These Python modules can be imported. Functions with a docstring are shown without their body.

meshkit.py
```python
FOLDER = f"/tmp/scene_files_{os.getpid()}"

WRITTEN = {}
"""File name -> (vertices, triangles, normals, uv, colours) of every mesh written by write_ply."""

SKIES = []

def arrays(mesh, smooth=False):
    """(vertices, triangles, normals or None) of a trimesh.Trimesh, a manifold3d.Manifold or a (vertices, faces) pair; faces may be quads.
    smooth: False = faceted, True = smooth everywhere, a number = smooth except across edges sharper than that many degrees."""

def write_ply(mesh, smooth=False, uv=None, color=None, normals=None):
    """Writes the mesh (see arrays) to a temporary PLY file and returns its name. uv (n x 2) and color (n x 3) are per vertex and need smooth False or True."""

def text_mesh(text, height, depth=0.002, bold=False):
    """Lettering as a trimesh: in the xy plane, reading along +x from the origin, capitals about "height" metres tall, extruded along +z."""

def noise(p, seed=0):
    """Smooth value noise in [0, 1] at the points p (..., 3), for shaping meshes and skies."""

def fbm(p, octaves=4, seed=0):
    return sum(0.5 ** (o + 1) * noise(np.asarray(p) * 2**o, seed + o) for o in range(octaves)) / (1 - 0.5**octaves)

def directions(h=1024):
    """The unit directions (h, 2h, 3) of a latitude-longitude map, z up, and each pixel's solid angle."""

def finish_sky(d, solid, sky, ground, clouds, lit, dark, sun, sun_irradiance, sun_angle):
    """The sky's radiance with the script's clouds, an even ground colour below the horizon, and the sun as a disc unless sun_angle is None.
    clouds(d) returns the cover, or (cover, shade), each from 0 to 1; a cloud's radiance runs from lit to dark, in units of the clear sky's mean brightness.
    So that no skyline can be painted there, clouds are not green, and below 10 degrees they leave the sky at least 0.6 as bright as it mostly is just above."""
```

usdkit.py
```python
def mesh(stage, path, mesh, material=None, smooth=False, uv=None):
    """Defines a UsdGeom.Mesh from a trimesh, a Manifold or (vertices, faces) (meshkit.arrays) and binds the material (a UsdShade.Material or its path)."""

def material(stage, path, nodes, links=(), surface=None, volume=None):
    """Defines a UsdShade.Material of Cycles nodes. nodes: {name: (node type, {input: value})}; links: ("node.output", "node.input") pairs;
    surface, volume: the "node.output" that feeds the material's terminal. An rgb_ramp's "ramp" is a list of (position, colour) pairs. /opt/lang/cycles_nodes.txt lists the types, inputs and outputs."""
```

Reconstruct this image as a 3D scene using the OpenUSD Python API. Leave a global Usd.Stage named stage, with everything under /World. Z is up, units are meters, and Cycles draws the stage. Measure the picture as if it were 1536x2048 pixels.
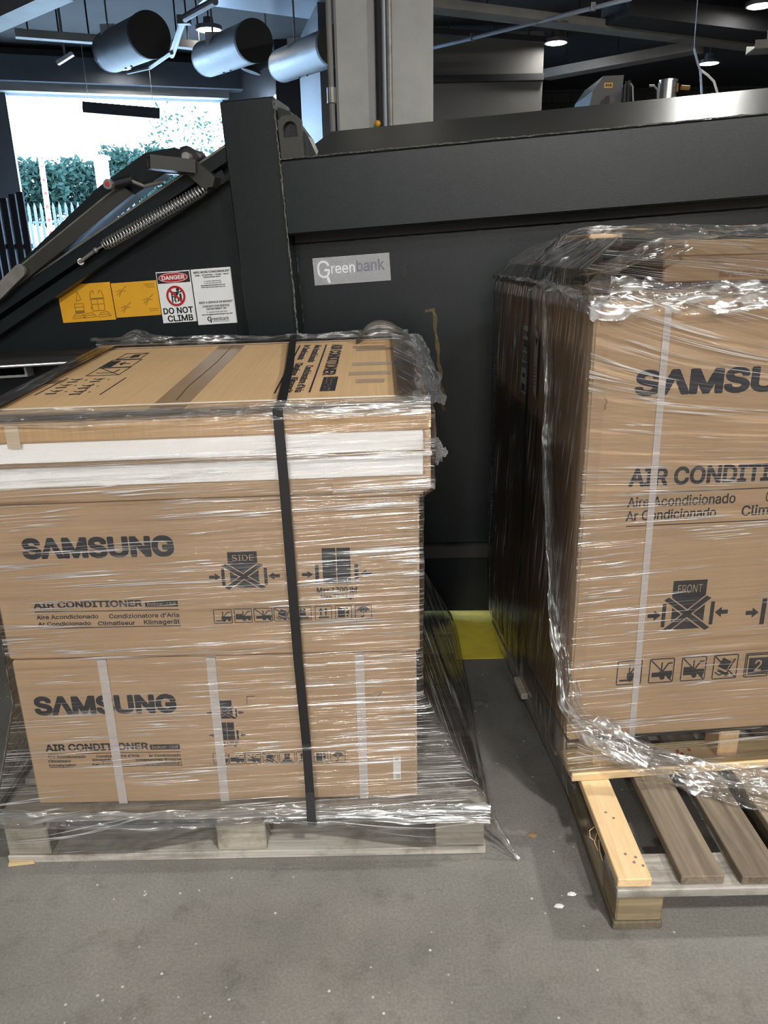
import math, random
import numpy as np, trimesh, usdkit, meshkit
from pxr import Usd, UsdGeom, UsdLux, UsdShade, Gf, Sdf
from shapely.geometry import Polygon, LineString, Point, box as sbox
from shapely.ops import unary_union
from shapely import affinity

stage = Usd.Stage.CreateInMemory()
UsdGeom.SetStageUpAxis(stage, 'Z'); UsdGeom.SetStageMetersPerUnit(stage, 1.0)
UsdGeom.Xform.Define(stage, '/World'); UsdGeom.Scope.Define(stage, '/World/Looks')

# ------------------------------------------------------------------ camera
F, PITCH, ROLL, CAMH = 1550., math.radians(18.75), math.radians(1.2), 1.43
EXPOSURE = 1.0
_f = np.array([0, math.cos(PITCH), -math.sin(PITCH)]); _r0 = np.array([1., 0, 0]); _u0 = np.cross(_r0, _f)
_r = math.cos(ROLL)*_r0 - math.sin(ROLL)*_u0; _u = math.sin(ROLL)*_r0 + math.cos(ROLL)*_u0
CAM = np.array([0, 0, CAMH])
cam = UsdGeom.Camera.Define(stage, '/World/camera')
cam.CreateHorizontalApertureAttr(36.0); cam.CreateVerticalApertureAttr(48.0)
cam.CreateFocalLengthAttr(36.0*F/1536); cam.CreateFStopAttr(0.0); cam.CreateFocusDistanceAttr(2.0)
cam.CreateClippingRangeAttr(Gf.Vec2f(0.05, 500)); cam.CreateExposureAttr(EXPOSURE)
cam.AddTransformOp().Set(Gf.Matrix4d(*_r, 0, *_u, 0, *(-_f), 0, *CAM, 1))

# a ray through a point of the photograph, met with a real plane of the place (measuring aid)
def ray(px, py): return _f + (px-768)/F*_r - (py-1024)/F*_u
def onz(px, py, z): d = ray(px, py); return CAM + (z-CAMH)/d[2]*d
def ony(px, py, y): d = ray(px, py); return CAM + y/d[1]*d
def onx(px, py, x): d = ray(px, py); return CAM + x/d[0]*d
def onp(px, py, P, n): d = ray(px, py); return CAM + np.dot(np.asarray(P)-CAM, n)/np.dot(d, n)*d

# ------------------------------------------------------------------ sky (overcast daylight seen through the bay door) and lamp power
SKY = 17.0
LAMP_NEAR, LAMP_FAR = 330.0, 36.0
usdkit.material(stage, '/World/Looks/sky', {
    'bg': ('background_shader', {'color': (0.45, 0.69, 1.0), 'strength': SKY})}, [], surface='bg.background')
dome = UsdLux.DomeLight.Define(stage, '/World/sky_dome')
dome.CreateIntensityAttr(SKY); dome.CreateColorAttr(Gf.Vec3f(0.45, 0.69, 1.0))

# ------------------------------------------------------------------ naming helpers
USED = {}
def path_for(parent, name):
    key = (parent, name); n = USED.get(key, 0); USED[key] = n+1
    return f'{parent}/{name}' + (f'_{n:03d}' if n else '')
def ppath(p): return '/World' if p is None else (p if isinstance(p, str) else str(p.GetPath()))
def tag(prim, label=None, cat=None, group=None, kind=None):
    for k, v in (('label', label), ('category', cat), ('group', group), ('kind', kind)):
        if v: prim.SetCustomDataByKey(k, v)
    return prim
def thing(name, label, cat, loc=None, group=None, kind=None, matrix=None):
    x = UsdGeom.Xform.Define(stage, path_for('/World', name))
    if matrix is not None: x.AddTransformOp().Set(matrix)
    elif loc is not None: x.AddTranslateOp().Set(Gf.Vec3d(*map(float, loc)))
    return tag(x.GetPrim(), label, cat, group, kind)
def obj(name, mesh, mat, parent=None, label=None, cat=None, group=None, kind=None, smooth=False, uv=None):
    if isinstance(mesh, (list, tuple)) and len(mesh) and isinstance(mesh[0], trimesh.Trimesh): mesh = trimesh.util.concatenate(list(mesh))
    m = usdkit.mesh(stage, path_for(ppath(parent), name), mesh, MAT[mat], smooth=smooth, uv=uv)
    return tag(m.GetPrim(), label, cat, group, kind)
def structure(name, mesh, mat, parent=None, **k):
    return obj(name, mesh, mat, parent, kind='structure' if parent is None else None, **k)
def copy_of(src, name, loc, label, group=None):
    x = UsdGeom.Xform.Define(stage, path_for('/World', name))
    x.GetPrim().GetReferences().AddInternalReference(src.GetPath())
    x.ClearXformOpOrder(); x.AddTranslateOp(opSuffix='place').Set(Gf.Vec3d(*map(float, loc)))
    x.GetPrim().SetInstanceable(True)
    tag(x.GetPrim(), label, src.GetCustomDataByKey('category'), group or src.GetCustomDataByKey('group'))
    return x.GetPrim()

# ------------------------------------------------------------------ shape helpers
def cbox(x0, x1, y0, y1, z0, z1, c=0.0):
    if c <= 0:
        b = trimesh.creation.box([x1-x0, y1-y0, z1-z0]); b.apply_translation([(x0+x1)/2, (y0+y1)/2, (z0+z1)/2]); return b
    P = []
    for sx in (0, 1):
        for sy in (0, 1):
            for sz in (0, 1):
                p = np.array([(x0, x1)[sx], (y0, y1)[sy], (z0, z1)[sz]]); s = np.array([1-2*sx, 1-2*sy, 1-2*sz])*c
                for k in range(3):
                    q = p+s; q[k] = p[k]; P.append(q)
    return trimesh.Trimesh(*hull(P), process=False)
def hull(P):
    h = trimesh.convex.convex_hull(np.array(P)); return h.vertices, h.faces
def prism(pts, y0, y1):
    """polygon in (x, z) given depth y0..y1"""
    g = pts if hasattr(pts, 'geom_type') else Polygon(pts)
    out = []
    for p in getattr(g, 'geoms', [g]):
        if p.is_empty or p.area < 1e-9: continue
        m = trimesh.creation.extrude_polygon(p, 1.0, engine='earcut')
        v = m.vertices; m = trimesh.Trimesh(np.c_[v[:, 0], y1+(y0-y1)*v[:, 2], v[:, 1]], m.faces, process=False)
        out.append(m)
    return trimesh.util.concatenate(out)
def tube(path, r, n=10, cap=True):
    P = np.asarray(path, float); T = np.gradient(P, axis=0); T /= np.linalg.norm(T, axis=1)[:, None]
    a = np.array([0, 0, 1.]) if abs(T[0][2]) < .9 else np.array([1., 0, 0])
    N = np.cross(T[0], a); N /= np.linalg.norm(N); V = []
    rr = np.broadcast_to(r, len(P))
    for i in range(len(P)):
        N = N-T[i]*np.dot(N, T[i]); N /= np.linalg.norm(N); B = np.cross(T[i], N)
        t = np.arange(n)/n*2*np.pi
        V.append(P[i]+rr[i]*(np.cos(t)[:, None]*N+np.sin(t)[:, None]*B))
    V = np.vstack(V); Fc = []
    for i in range(len(P)-1):
        for k in range(n):
            a0, b0 = i*n+k, i*n+(k+1) % n
            Fc += [[a0, b0, b0+n], [a0, b0+n, a0+n]]
    if cap:
        V = np.vstack([V, P[0], P[-1]]); c0, c1 = len(V)-2, len(V)-1
        for k in range(n):
            Fc += [[c0, (k+1) % n, k], [c1, (len(P)-1)*n+k, (len(P)-1)*n+(k+1) % n]]
    return trimesh.Trimesh(V, Fc, process=False)
def bar(p, q, w, h=None, up=(0, 0, 1)):
    """square bar from p to q, w across, h along up"""
    p, q = np.asarray(p, float), np.asarray(q, float); h = h or w
    t = q-p; L = np.linalg.norm(t); t /= L; up = np.asarray(up, float)
    s = np.cross(t, up); s /= np.linalg.norm(s); n = np.cross(s, t)
    b = trimesh.creation.box([L, w, h]); M = np.eye(4); M[:3, 0], M[:3, 1], M[:3, 2], M[:3, 3] = t, s, n, (p+q)/2
    b.apply_transform(M); return b
def revolve(profile, n=32):
    return trimesh.creation.revolve(np.array(profile, float), sections=n)

# ------------------------------------------------------------------ materials
MAT = {}
L = '/World/Looks/'
def simple(name, color, rough=.5, metallic=0., spec=.5, var=0., scale=8., bump=0., bscale=60., coat=0., **kw):
    n = {'p': ('principled_bsdf', {'base_color': color, 'roughness': rough, 'metallic': metallic, 'specular_ior_level': spec, 'coat_weight': coat, **kw})}
    l = []
    if var or bump: n['g'] = ('geometry', {})
    if var:
        n['n'] = ('noise_texture', {'scale': scale, 'detail': 5.0, 'roughness': .6})
        c = np.array(color); n['r'] = ('rgb_ramp', {'ramp': [(.3, tuple(c*(1-var))), (.7, tuple(np.minimum(c*(1+var), 1)))]})
        l += [('g.position', 'n.vector'), ('n.fac', 'r.fac'), ('r.color', 'p.base_color')]
    if bump:
        n['bn'] = ('noise_texture', {'scale': bscale, 'detail': 3.0}); n['b'] = ('bump', {'strength': bump, 'distance': .01})
        l += [('g.position', 'bn.vector'), ('bn.fac', 'b.height'), ('b.normal', 'p.normal')]
    MAT[name] = usdkit.material(stage, L+name, n, l, surface='p.BSDF'); return name
def emit(name, color, strength):
    MAT[name] = usdkit.material(stage, L+name, {'e': ('emission', {'color': color, 'strength': strength})}, [], surface='e.emission')
def wood(name, dark, light, axis, grime=(.12, .10, .08), gr=.5, rough=.75):
    along, cross = 2.5, 55.
    sc = {'x': (along, cross, cross), 'y': (cross, along, cross), 'z': (cross, cross, along)}[axis]
    n = {'g': ('geometry', {}), 'oi': ('object_info', {}),
         'off': ('combine_xyz', {}), 'mul': ('math', {'math_type': 'multiply', 'value2': 17.0}),
         'add': ('vector_math', {'math_type': 'add'}),
         'm': ('mapping', {'scale': sc}), 'n': ('noise_texture', {'scale': 1.0, 'detail': 6.0, 'roughness': .65, 'distortion': .6}),
         'r': ('rgb_ramp', {'ramp': [(.28, dark), (.72, light)]}),
         'n2': ('noise_texture', {'scale': 9.0, 'detail': 5.0, 'roughness': .7}), 'r2': ('rgb_ramp', {'ramp': [(.48, (0, 0, 0)), (.72, (gr, gr, gr))]}),
         'mx': ('mix', {'color2': grime}),
         'hv': ('hsv', {'hue': .5, 'saturation': 1.0}), 'mr': ('map_range', {'from_min': 0., 'from_max': 1., 'to_min': .82, 'to_max': 1.15}),
         'b': ('bump', {'strength': .35, 'distance': .004}), 'p': ('principled_bsdf', {'roughness': rough, 'specular_ior_level': .25})}
    l = [('oi.random', 'mul.value1'), ('mul.value', 'off.x'), ('mul.value', 'off.y'), ('g.position', 'add.vector1'), ('off.vector', 'add.vector2'),
         ('add.vector', 'm.vector'), ('m.vector', 'n.vector'), ('n.fac', 'r.fac'), ('add.vector', 'n2.vector'), ('n2.fac', 'r2.fac'),
         ('r2.color', 'mx.fac'), ('r.color', 'mx.color1'), ('oi.random', 'mr.value'), ('mr.result', 'hv.value'), ('mx.color', 'hv.color'),
         ('hv.color', 'p.base_color'), ('n.fac', 'b.height'), ('b.normal', 'p.normal')]
    MAT[name] = usdkit.material(stage, L+name, n, l, surface='p.BSDF')
def cardboard(name, color, axis='z', rough=.62):
    c = np.array(color); sc = {'z': (2., 2., 160.), 'x': (160., 2., 2.)}[axis]
    n = {'g': ('geometry', {}), 'm': ('mapping', {'scale': sc}), 'n': ('noise_texture', {'scale': 1.0, 'detail': 3.0}),
         'n2': ('noise_texture', {'scale': 5.0, 'detail': 4.0}), 'r': ('rgb_ramp', {'ramp': [(.3, tuple(c*.93)), (.7, tuple(c*1.05))]}),
         'r2': ('rgb_ramp', {'ramp': [(.3, (.90, .90, .90)), (.7, (1, 1, 1))]}), 'mx': ('mix', {'mix_type': 'multiply', 'fac': 1.0}),
         'b': ('bump', {'strength': .12, 'distance': .002}), 'p': ('principled_bsdf', {'roughness': rough, 'specular_ior_level': .3})}
    l = [('g.position', 'm.vector'), ('m.vector', 'n.vector'), ('n.fac', 'r.fac'), ('g.position', 'n2.vector'), ('n2.fac', 'r2.fac'),
         ('r.color', 'mx.color1'), ('r2.color', 'mx.color2'), ('mx.color', 'p.base_color'), ('n.fac', 'b.height'), ('b.normal', 'p.normal')]
    MAT[name] = usdkit.material(stage, L+name, n, l, surface='p.BSDF')
def film(name, su=.9, sv=45., milk=.14, base=.02, rough=.15, bump=1., dist=.012, veil=.008, fold=.6, fold_rough=.33, lines=(.9, 52.), sharp=.017):
    """stretch film: see-through and glossy, with denser, shinier, whiter folds drawn out along u"""
    n = {'tc': ('texture_coordinate', {}), 'm': ('mapping', {'scale': (su, sv, 1)}), 'n': ('noise_texture', {'scale': 1.0, 'detail': 4.0, 'roughness': .6, 'distortion': .3}),
         'b': ('bump', {'strength': bump, 'distance': dist}),
         'm2': ('mapping', {'scale': (lines[0], lines[1], 1), 'location': (3.1, 7.7, 0)}), 'n2': ('noise_texture', {'scale': 1.0, 'detail': 3.0, 'roughness': .55}),
         'sb': ('math', {'math_type': 'subtract', 'value2': .5}), 'ab': ('math', {'math_type': 'absolute'}),
         'ln': ('map_range', {'from_min': sharp*.35, 'from_max': sharp, 'to_min': 1., 'to_max': 0., 'clamp': True}),
         'm3': ('mapping', {'scale': (4.5, 11., 1), 'location': (1.7, 2.3, 0)}), 'n3': ('noise_texture', {'scale': 1.0, 'detail': 2.0}), 'pt': ('map_range', {'from_min': .42, 'from_max': .58, 'to_min': 0., 'to_max': 1., 'clamp': True}),
         'fl': ('math', {'math_type': 'multiply'}), 'fg': ('math', {'math_type': 'multiply', 'value2': fold}),
         'fr': ('fresnel', {'IOR': 1.45}), 'fm': ('math', {'math_type': 'multiply_add', 'value2': 1.3, 'value3': base}), 'fs': ('math', {'math_type': 'add', 'use_clamp': True}),
         'rg': ('map_range', {'from_min': 0., 'from_max': 1., 'to_min': rough, 'to_max': fold_rough, 'clamp': True}),
         'tr': ('transparent_bsdf', {'color': (.985, .985, .985)}), 'gl': ('glossy_bsdf', {'color': (1, 1, 1)}), 'mix1': ('mix_closure', {}),
         'mk': ('math', {'math_type': 'multiply_add', 'value2': milk, 'value3': veil}),
         'df': ('diffuse_bsdf', {'color': (.85, .86, .88)}), 'tl': ('translucent_bsdf', {'color': (.8, .8, .82)}), 'dm': ('mix_closure', {'fac': .35}), 'mix2': ('mix_closure', {})}
    l = [('tc.UV', 'm.vector'), ('m.vector', 'n.vector'), ('n.fac', 'b.height'), ('tc.UV', 'm2.vector'), ('m2.vector', 'n2.vector'), ('n2.fac', 'sb.value1'), ('sb.value', 'ab.value1'), ('ab.value', 'ln.value'),
         ('tc.UV', 'm3.vector'), ('m3.vector', 'n3.vector'), ('n3.fac', 'pt.value'), ('ln.result', 'fl.value1'), ('pt.result', 'fl.value2'), ('fl.value', 'fg.value1'),
         ('b.normal', 'gl.normal'), ('fr.fac', 'fm.value1'), ('fm.value', 'fs.value1'), ('fg.value', 'fs.value2'), ('fs.value', 'mix1.fac'), ('fl.value', 'rg.value'), ('rg.result', 'gl.roughness'),
         ('tr.BSDF', 'mix1.closure1'), ('gl.BSDF', 'mix1.closure2'), ('fl.value', 'mk.value1'), ('mk.value', 'mix2.fac'), ('mix1.closure', 'mix2.closure1'),
         ('df.BSDF', 'dm.closure1'), ('tl.BSDF', 'dm.closure2'), ('dm.closure', 'mix2.closure2')]
    MAT[name] = usdkit.material(stage, L+name, n, l, surface='mix2.closure')

# concrete floor: grey-brown, stained, with pale grit
MAT['floor'] = usdkit.material(stage, L+'floor_concrete', {
    'g': ('geometry', {}), 'n': ('noise_texture', {'scale': 1.7, 'detail': 8.0, 'roughness': .62}), 'r': ('rgb_ramp', {'ramp': [(.30, (.138, .131, .118)), (.70, (.245, .234, .214))]}),
    'n2': ('noise_texture', {'scale': 11.0, 'detail': 6.0, 'roughness': .7}), 'r2': ('rgb_ramp', {'ramp': [(.54, (1, 1, 1)), (.72, (.74, .73, .71))]}), 'mx': ('mix', {'mix_type': 'multiply', 'fac': 1.0}),
    'v': ('voronoi_texture', {'scale': 27.0, 'randomness': 1.0}), 'r3': ('rgb_ramp', {'ramp': [(.0, (1, 1, 1)), (.07, (1, 1, 1)), (.10, (0, 0, 0))]}),
    'n4': ('noise_texture', {'scale': 6.0, 'detail': 2.0}), 'r4': ('rgb_ramp', {'ramp': [(.42, (0, 0, 0)), (.54, (1, 1, 1))]}), 'mm': ('mix', {'mix_type': 'multiply', 'fac': 1.0}),
    'mx2': ('mix', {'color2': (.52, .51, .48)}), 'n5': ('noise_texture', {'scale': 160.0, 'detail': 4.0}), 'r5': ('rgb_ramp', {'ramp': [(.3, (.8, .8, .8)), (.7, (1.12, 1.12, 1.12))]}), 'mx3': ('mix', {'mix_type': 'multiply', 'fac': 1.0}),
    'b': ('bump', {'strength': .12, 'distance': .003}), 'p': ('principled_bsdf', {'roughness': .58, 'specular_ior_level': .35})},
    [('g.position', 'n.vector'), ('n.fac', 'r.fac'), ('g.position', 'n2.vector'), ('n2.fac', 'r2.fac'), ('r.color', 'mx.color1'), ('r2.color', 'mx.color2'),
     ('g.position', 'v.vector'), ('v.distance', 'r3.fac'), ('g.position', 'n4.vector'), ('n4.fac', 'r4.fac'), ('r3.color', 'mm.color1'), ('r4.color', 'mm.color2'), ('mm.color', 'mx2.fac'),
     ('mx.color', 'mx2.color1'), ('g.position', 'n5.vector'), ('n5.fac', 'r5.fac'), ('mx2.color', 'mx3.color1'), ('r5.color', 'mx3.color2'), ('mx3.color', 'p.base_color'),
     ('n5.fac', 'b.height'), ('b.normal', 'p.normal')], surface='p.BSDF')
simple('floor_yellow', (.80, .66, .07), .6, var=.12, scale=12)
simple('dark_wall', (.055, .062, .075), .8, var=.15, scale=1.5)
simple('grey_wall', (.15, .145, .135), .8, var=.06, scale=1.2)
simple('plain_wall', (.10, .10, .10), .85, var=.08, scale=1.0)
simple('ceiling_concrete', (.026, .026, .027), .85, var=.3, scale=1.1)
simple('column_concrete', (.42, .415, .40), .8, var=.14, scale=3.5, bump=.1, bscale=25)
simple('ceiling_dark', (.02, .02, .022), .7)
simple('tray_grey', (.20, .19, .175), .6, var=.15, scale=3)
simple('duct_steel', (.11, .115, .13), .55, metallic=.1, var=.12, scale=3)
simple('duct_dark', (.012, .012, .013), .8)
simple('conduit', (.36, .40, .46), .4, metallic=.3)
simple('baler_paint', (.0095, .0128, .0142), .31, spec=.42, var=.10, scale=2.5, bump=.04, bscale=220)
simple('baler_paint_rough', (.034, .034, .031), .38, spec=.5, var=.14, scale=3, bump=.05, bscale=180)
simple('weld', (.11, .11, .105), .55, metallic=.2, var=.6, scale=90, bump=.6, bscale=160)
simple('black_rubber', (.010, .010, .011), .55)
simple('black_strap', (.011, .011, .012), .38, bump=.1, bscale=400)
simple('zinc', (.62, .62, .62), .3, metallic=.9)
simple('worn_steel', (.30, .29, .27), .45, metallic=.6, var=.2, scale=20)
simple('sign_white', (.80, .81, .82), .4)
simple('sign_yellow', (.72, .36, .015), .45, var=.05, scale=10)
simple('sign_red', (.42, .02, .018), .4)
simple('sign_ink', (.012, .012, .014), .5)
simple('sign_brown_ink', (.25, .13, .01), .6); simple('rust_scuff', (.10, .065, .025), .7, var=.5, scale=60)
simple('logo_silver', (.80, .81, .84), .35, metallic=.25, bump=.9, bscale=420)
simple('logo_white', (.85, .87, .90), .3)
simple('logo_grey', (.20, .20, .24), .4)
simple('carton_ink', (.022, .022, .030), .55)
simple('carton_ink_light', (.40, .27, .15), .6)
cardboard('carton', (.50, .352, .220)); cardboard('carton_top', (.56, .375, .20), 'x'); cardboard('carton_fold', (.465, .325, .203))
cardboard('carton_dark', (.34, .215, .12)); cardboard('carton_pale', (.60, .42, .23))
simple('foam', (.95, .955, .96), .75, bump=.15, bscale=260)
simple('brown_tape', (.30, .20, .115), .25, var=.1, scale=14)
simple('clear_tape', (.60, .50, .38), .22)
simple('white_strap', (.56, .52, .50), .4, bump=.1, bscale=300)
simple('white_line', (.85, .78, .66), .4)
simple('label_white', (.78, .78, .77), .5)
wood('wood_grey_x', (.20, .18, .155), (.48, .455, .41), 'x', gr=.75); wood('wood_grey_y', (.115, .09, .065), (.29, .235, .17), 'y', gr=.35)
wood('wood_block', (.26, .235, .19), (.52, .475, .40), 'x', gr=.7); wood('wood_block_y', (.17, .13, .075), (.31, .245, .15), 'x', gr=.6)
wood('wood_new_y', (.64, .44, .235), (.78, .57, .335), 'y', gr=.04); wood('wood_new_x', (.56, .40, .21), (.74, .56, .33), 'x', gr=.12)
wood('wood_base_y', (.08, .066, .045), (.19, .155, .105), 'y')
simple('red_stamp', (.42, .06, .04), .7)
film('film_front', milk=.32, fold=.8); film('film_fan', milk=.34, fold=.65)
film('film_crumple', 9., 30., milk=.10, base=.07, rough=.12, dist=.006, veil=.05, fold=.5, lines=(6., 26.), sharp=.05)
film('film_bundle', 2., 60., milk=.14, base=.05, rough=.14, dist=.008, veil=.07, fold=.45, lines=(1.5, 60.), sharp=.05)
emit('lamp_far', (1.0, .97, .93), LAMP_FAR); emit('lamp_near', (1.0, .975, .93), LAMP_NEAR); emit('lamp_dim', (1.0, .975, .93), 110.); emit('lamp_blue', (.7, .85, 1.0), 60.)
simple('lamp_body', (.12, .12, .13), .5)
simple('asphalt', (.05, .05, .055), .9); simple('white_wall', (.75, .75, .74), .8); simple('partition_wall', (.06, .066, .078), .8); simple('far_wall_white', (.85, .86, .88), .8)
simple('fence_steel', (.012, .018, .026), .5, metallic=.3); simple('gate_black', (.02, .02, .022), .9, spec=.05)
simple('red_band', (.40, .03, .025), .5); simple('pole_teal', (.14, .22, .24), .5); simple('bark', (.12, .09, .07), .9)
MAT['leaf'] = usdkit.material(stage, L+'leaf', {'oi': ('geometry', {}), 'r': ('rgb_ramp', {'ramp': [(0, (.007, .013, .010)), (1, (.026, .038, .027))]}),
    'd': ('diffuse_bsdf', {}), 't': ('translucent_bsdf', {}), 'm': ('mix_closure', {'fac': .35})},
    [('oi.random_per_island', 'r.fac'), ('r.color', 'd.color'), ('r.color', 't.color'), ('d.BSDF', 'm.closure1'), ('t.BSDF', 'm.closure2')], surface='m.closure')
MAT['far_blocks'] = usdkit.material(stage, L+'far_blocks', {'g': ('geometry', {}), 'm': ('mapping', {'rotation': (math.pi/2, 0, 0)}),
    'b': ('brick_texture', {'color1': (.075, .073, .07), 'color2': (.06, .058, .056), 'mortar': (.03, .03, .03), 'scale': 1.0, 'brick_width': .44, 'row_height': .22, 'mortar_size': .012}), 'p': ('principled_bsdf', {'roughness': .85})},
    [('g.position', 'm.vector'), ('m.vector', 'b.vector'), ('b.color', 'p.base_color')], surface='p.BSDF')

# ------------------------------------------------------------------ flat print
_TX = {}
def text_poly(s, bold=True, heavy=0.0):
    k = (s, bold, heavy)
    if k not in _TX:
        m = meshkit.text_mesh(s, 1.0, .1, bold); up = m.face_normals[:, 2] > .9
        g = unary_union([Polygon(t[:, :2]) for t in m.triangles[up]]).buffer(.004+heavy, join_style=2).simplify(.012)
        _TX[k] = g
    return _TX[k]
def lam_text(s, heavy=.05): return text_poly(s.replace('A', '\u039b'), True, heavy)
class Face:
    """a flat face: origin, right, up, outward; g2 print stands proud of it by 0.6 mm"""
    def __init__(s, O, X, Y, N): s.O, s.X, s.Y, s.N = (np.asarray(a, float) for a in (O, X, Y, N))
    def mesh(s, g, lift=.0004, thick=.0006):
        out = []
        for p in getattr(g, 'geoms', [g]):
            if p.geom_type != 'Polygon' or p.area < 1e-9: continue
            m = trimesh.creation.extrude_polygon(p, thick, engine='earcut'); v = m.vertices
            out.append(trimesh.Trimesh(s.O+v[:, :1]*s.X+v[:, 1:2]*s.Y+(v[:, 2:]+lift)*s.N, m.faces, process=False))
        return trimesh.util.concatenate(out)
def fit(g, x0, x1, y0, y1):
    a, b, c, d = g.bounds
    g = affinity.translate(g, -a, -b); g = affinity.scale(g, (x1-x0)/(c-a), (y1-y0)/(d-b), origin=(0, 0)); return affinity.translate(g, x0, y0)
def rect(x0, y0, x1, y1): return sbox(min(x0, x1), min(y0, y1), max(x0, x1), max(y0, y1))
def arrow(x, y, w, h, d):
    """arrow pointing d=+1 right / -1 left, centre (x,y)"""
    p = [(-.5, -.2), (0, -.2), (0, -.5), (.5, 0), (0, .5), (0, .2), (-.5, .2)]
    return Polygon([(x+d*a*w, y+b*h) for a, b in p])
def line(pts, w): return LineString(pts).buffer(w/2, cap_style=2)
def pictogram(kind, x, y, w, h):
    """handling symbol in a rounded frame, lower-left x,y"""
    t = .035
    fr = rect(.02, .02, .98, .98).buffer(.0); fr = fr.buffer(-.07).buffer(.07); G = [fr.difference(fr.buffer(-t))]
    truck = [rect(.42, .28, .92, .48), Point(.55, .24).buffer(.10), Point(.82, .24).buffer(.08), line([(.50, .82), (.50, .28)], .05), line([(.55, .48), (.75, .78), (.9, .78)], .05)]
    if kind == 'hand_truck': G += truck+[line([(.14, .2), (.48, .2)], .06)]
    elif kind == 'fork_box': G += truck+[rect(.10, .26, .46, .62)]
    elif kind == 'no_fork': G += truck+[rect(.14, .26, .46, .44), line([(.08, .92), (.92, .08)], .05)]
    elif kind == 'no_fork_box': G += truck+[rect(.12, .26, .46, .58), line([(.08, .92), (.92, .08)], .05)]
    elif kind == 'no_tilt':
        G += [affinity.rotate(rect(.28, .42, .66, .80), -28), affinity.rotate(rect(.2, .24, .6, .34), -28), Point(.58, .2).buffer(.09), line([(.6, .3), (.86, .8)], .05), line([(.08, .92), (.92, .08)], .05), line([(.12, .3), (.3, .18), (.5, .26)], .05)]
    elif kind == 'stack': G += [rect(.2, .2, .8, .32), rect(.34, .36, .66, .58), rect(.34, .62, .66, .84).difference(fit(text_poly('2'), .45, .55, .65, .81)), line([(.12, .14), (.88, .14)], .06)]
    elif kind == 'stack_two': G += [line([(.1, .1), (.1, .9), (.9, .9)], .04), rect(.18, .12, .95, .78).difference(fit(text_poly('2'), .42, .70, .24, .70))]
    elif kind == 'up': G += [rect(.2, .16, .8, .24)]+[u for cx in (.36, .64) for u in (rect(cx-.04, .3, cx+.04, .7), Polygon([(cx-.13, .64), (cx+.13, .64), (cx, .86)]))]
    elif kind == 'keep_heat': G += [rect(.18, .16, .58, .82), Polygon([(.6, .5), (.82, .68), (.82, .32)]), Point(.72, .76).buffer(.07), Point(.72, .26).buffer(.06)]
    elif kind == 'umbrella':
        cap = Point(.5, .5).buffer(.36).intersection(rect(0, .5, 1, 1))
        G += [cap.difference(unary_union([Point(c, .5).buffer(.085) for c in (.24, .5, .76)])), line([(.5, .5), (.5, .24)], .05), Point(.43, .22).buffer(.09).difference(Point(.43, .22).buffer(.045)).intersection(rect(.2, 0, .6, .22))]
    g = unary_union(G); return affinity.translate(affinity.scale(g, w, h, origin=(0, 0)), x, y)
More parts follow.
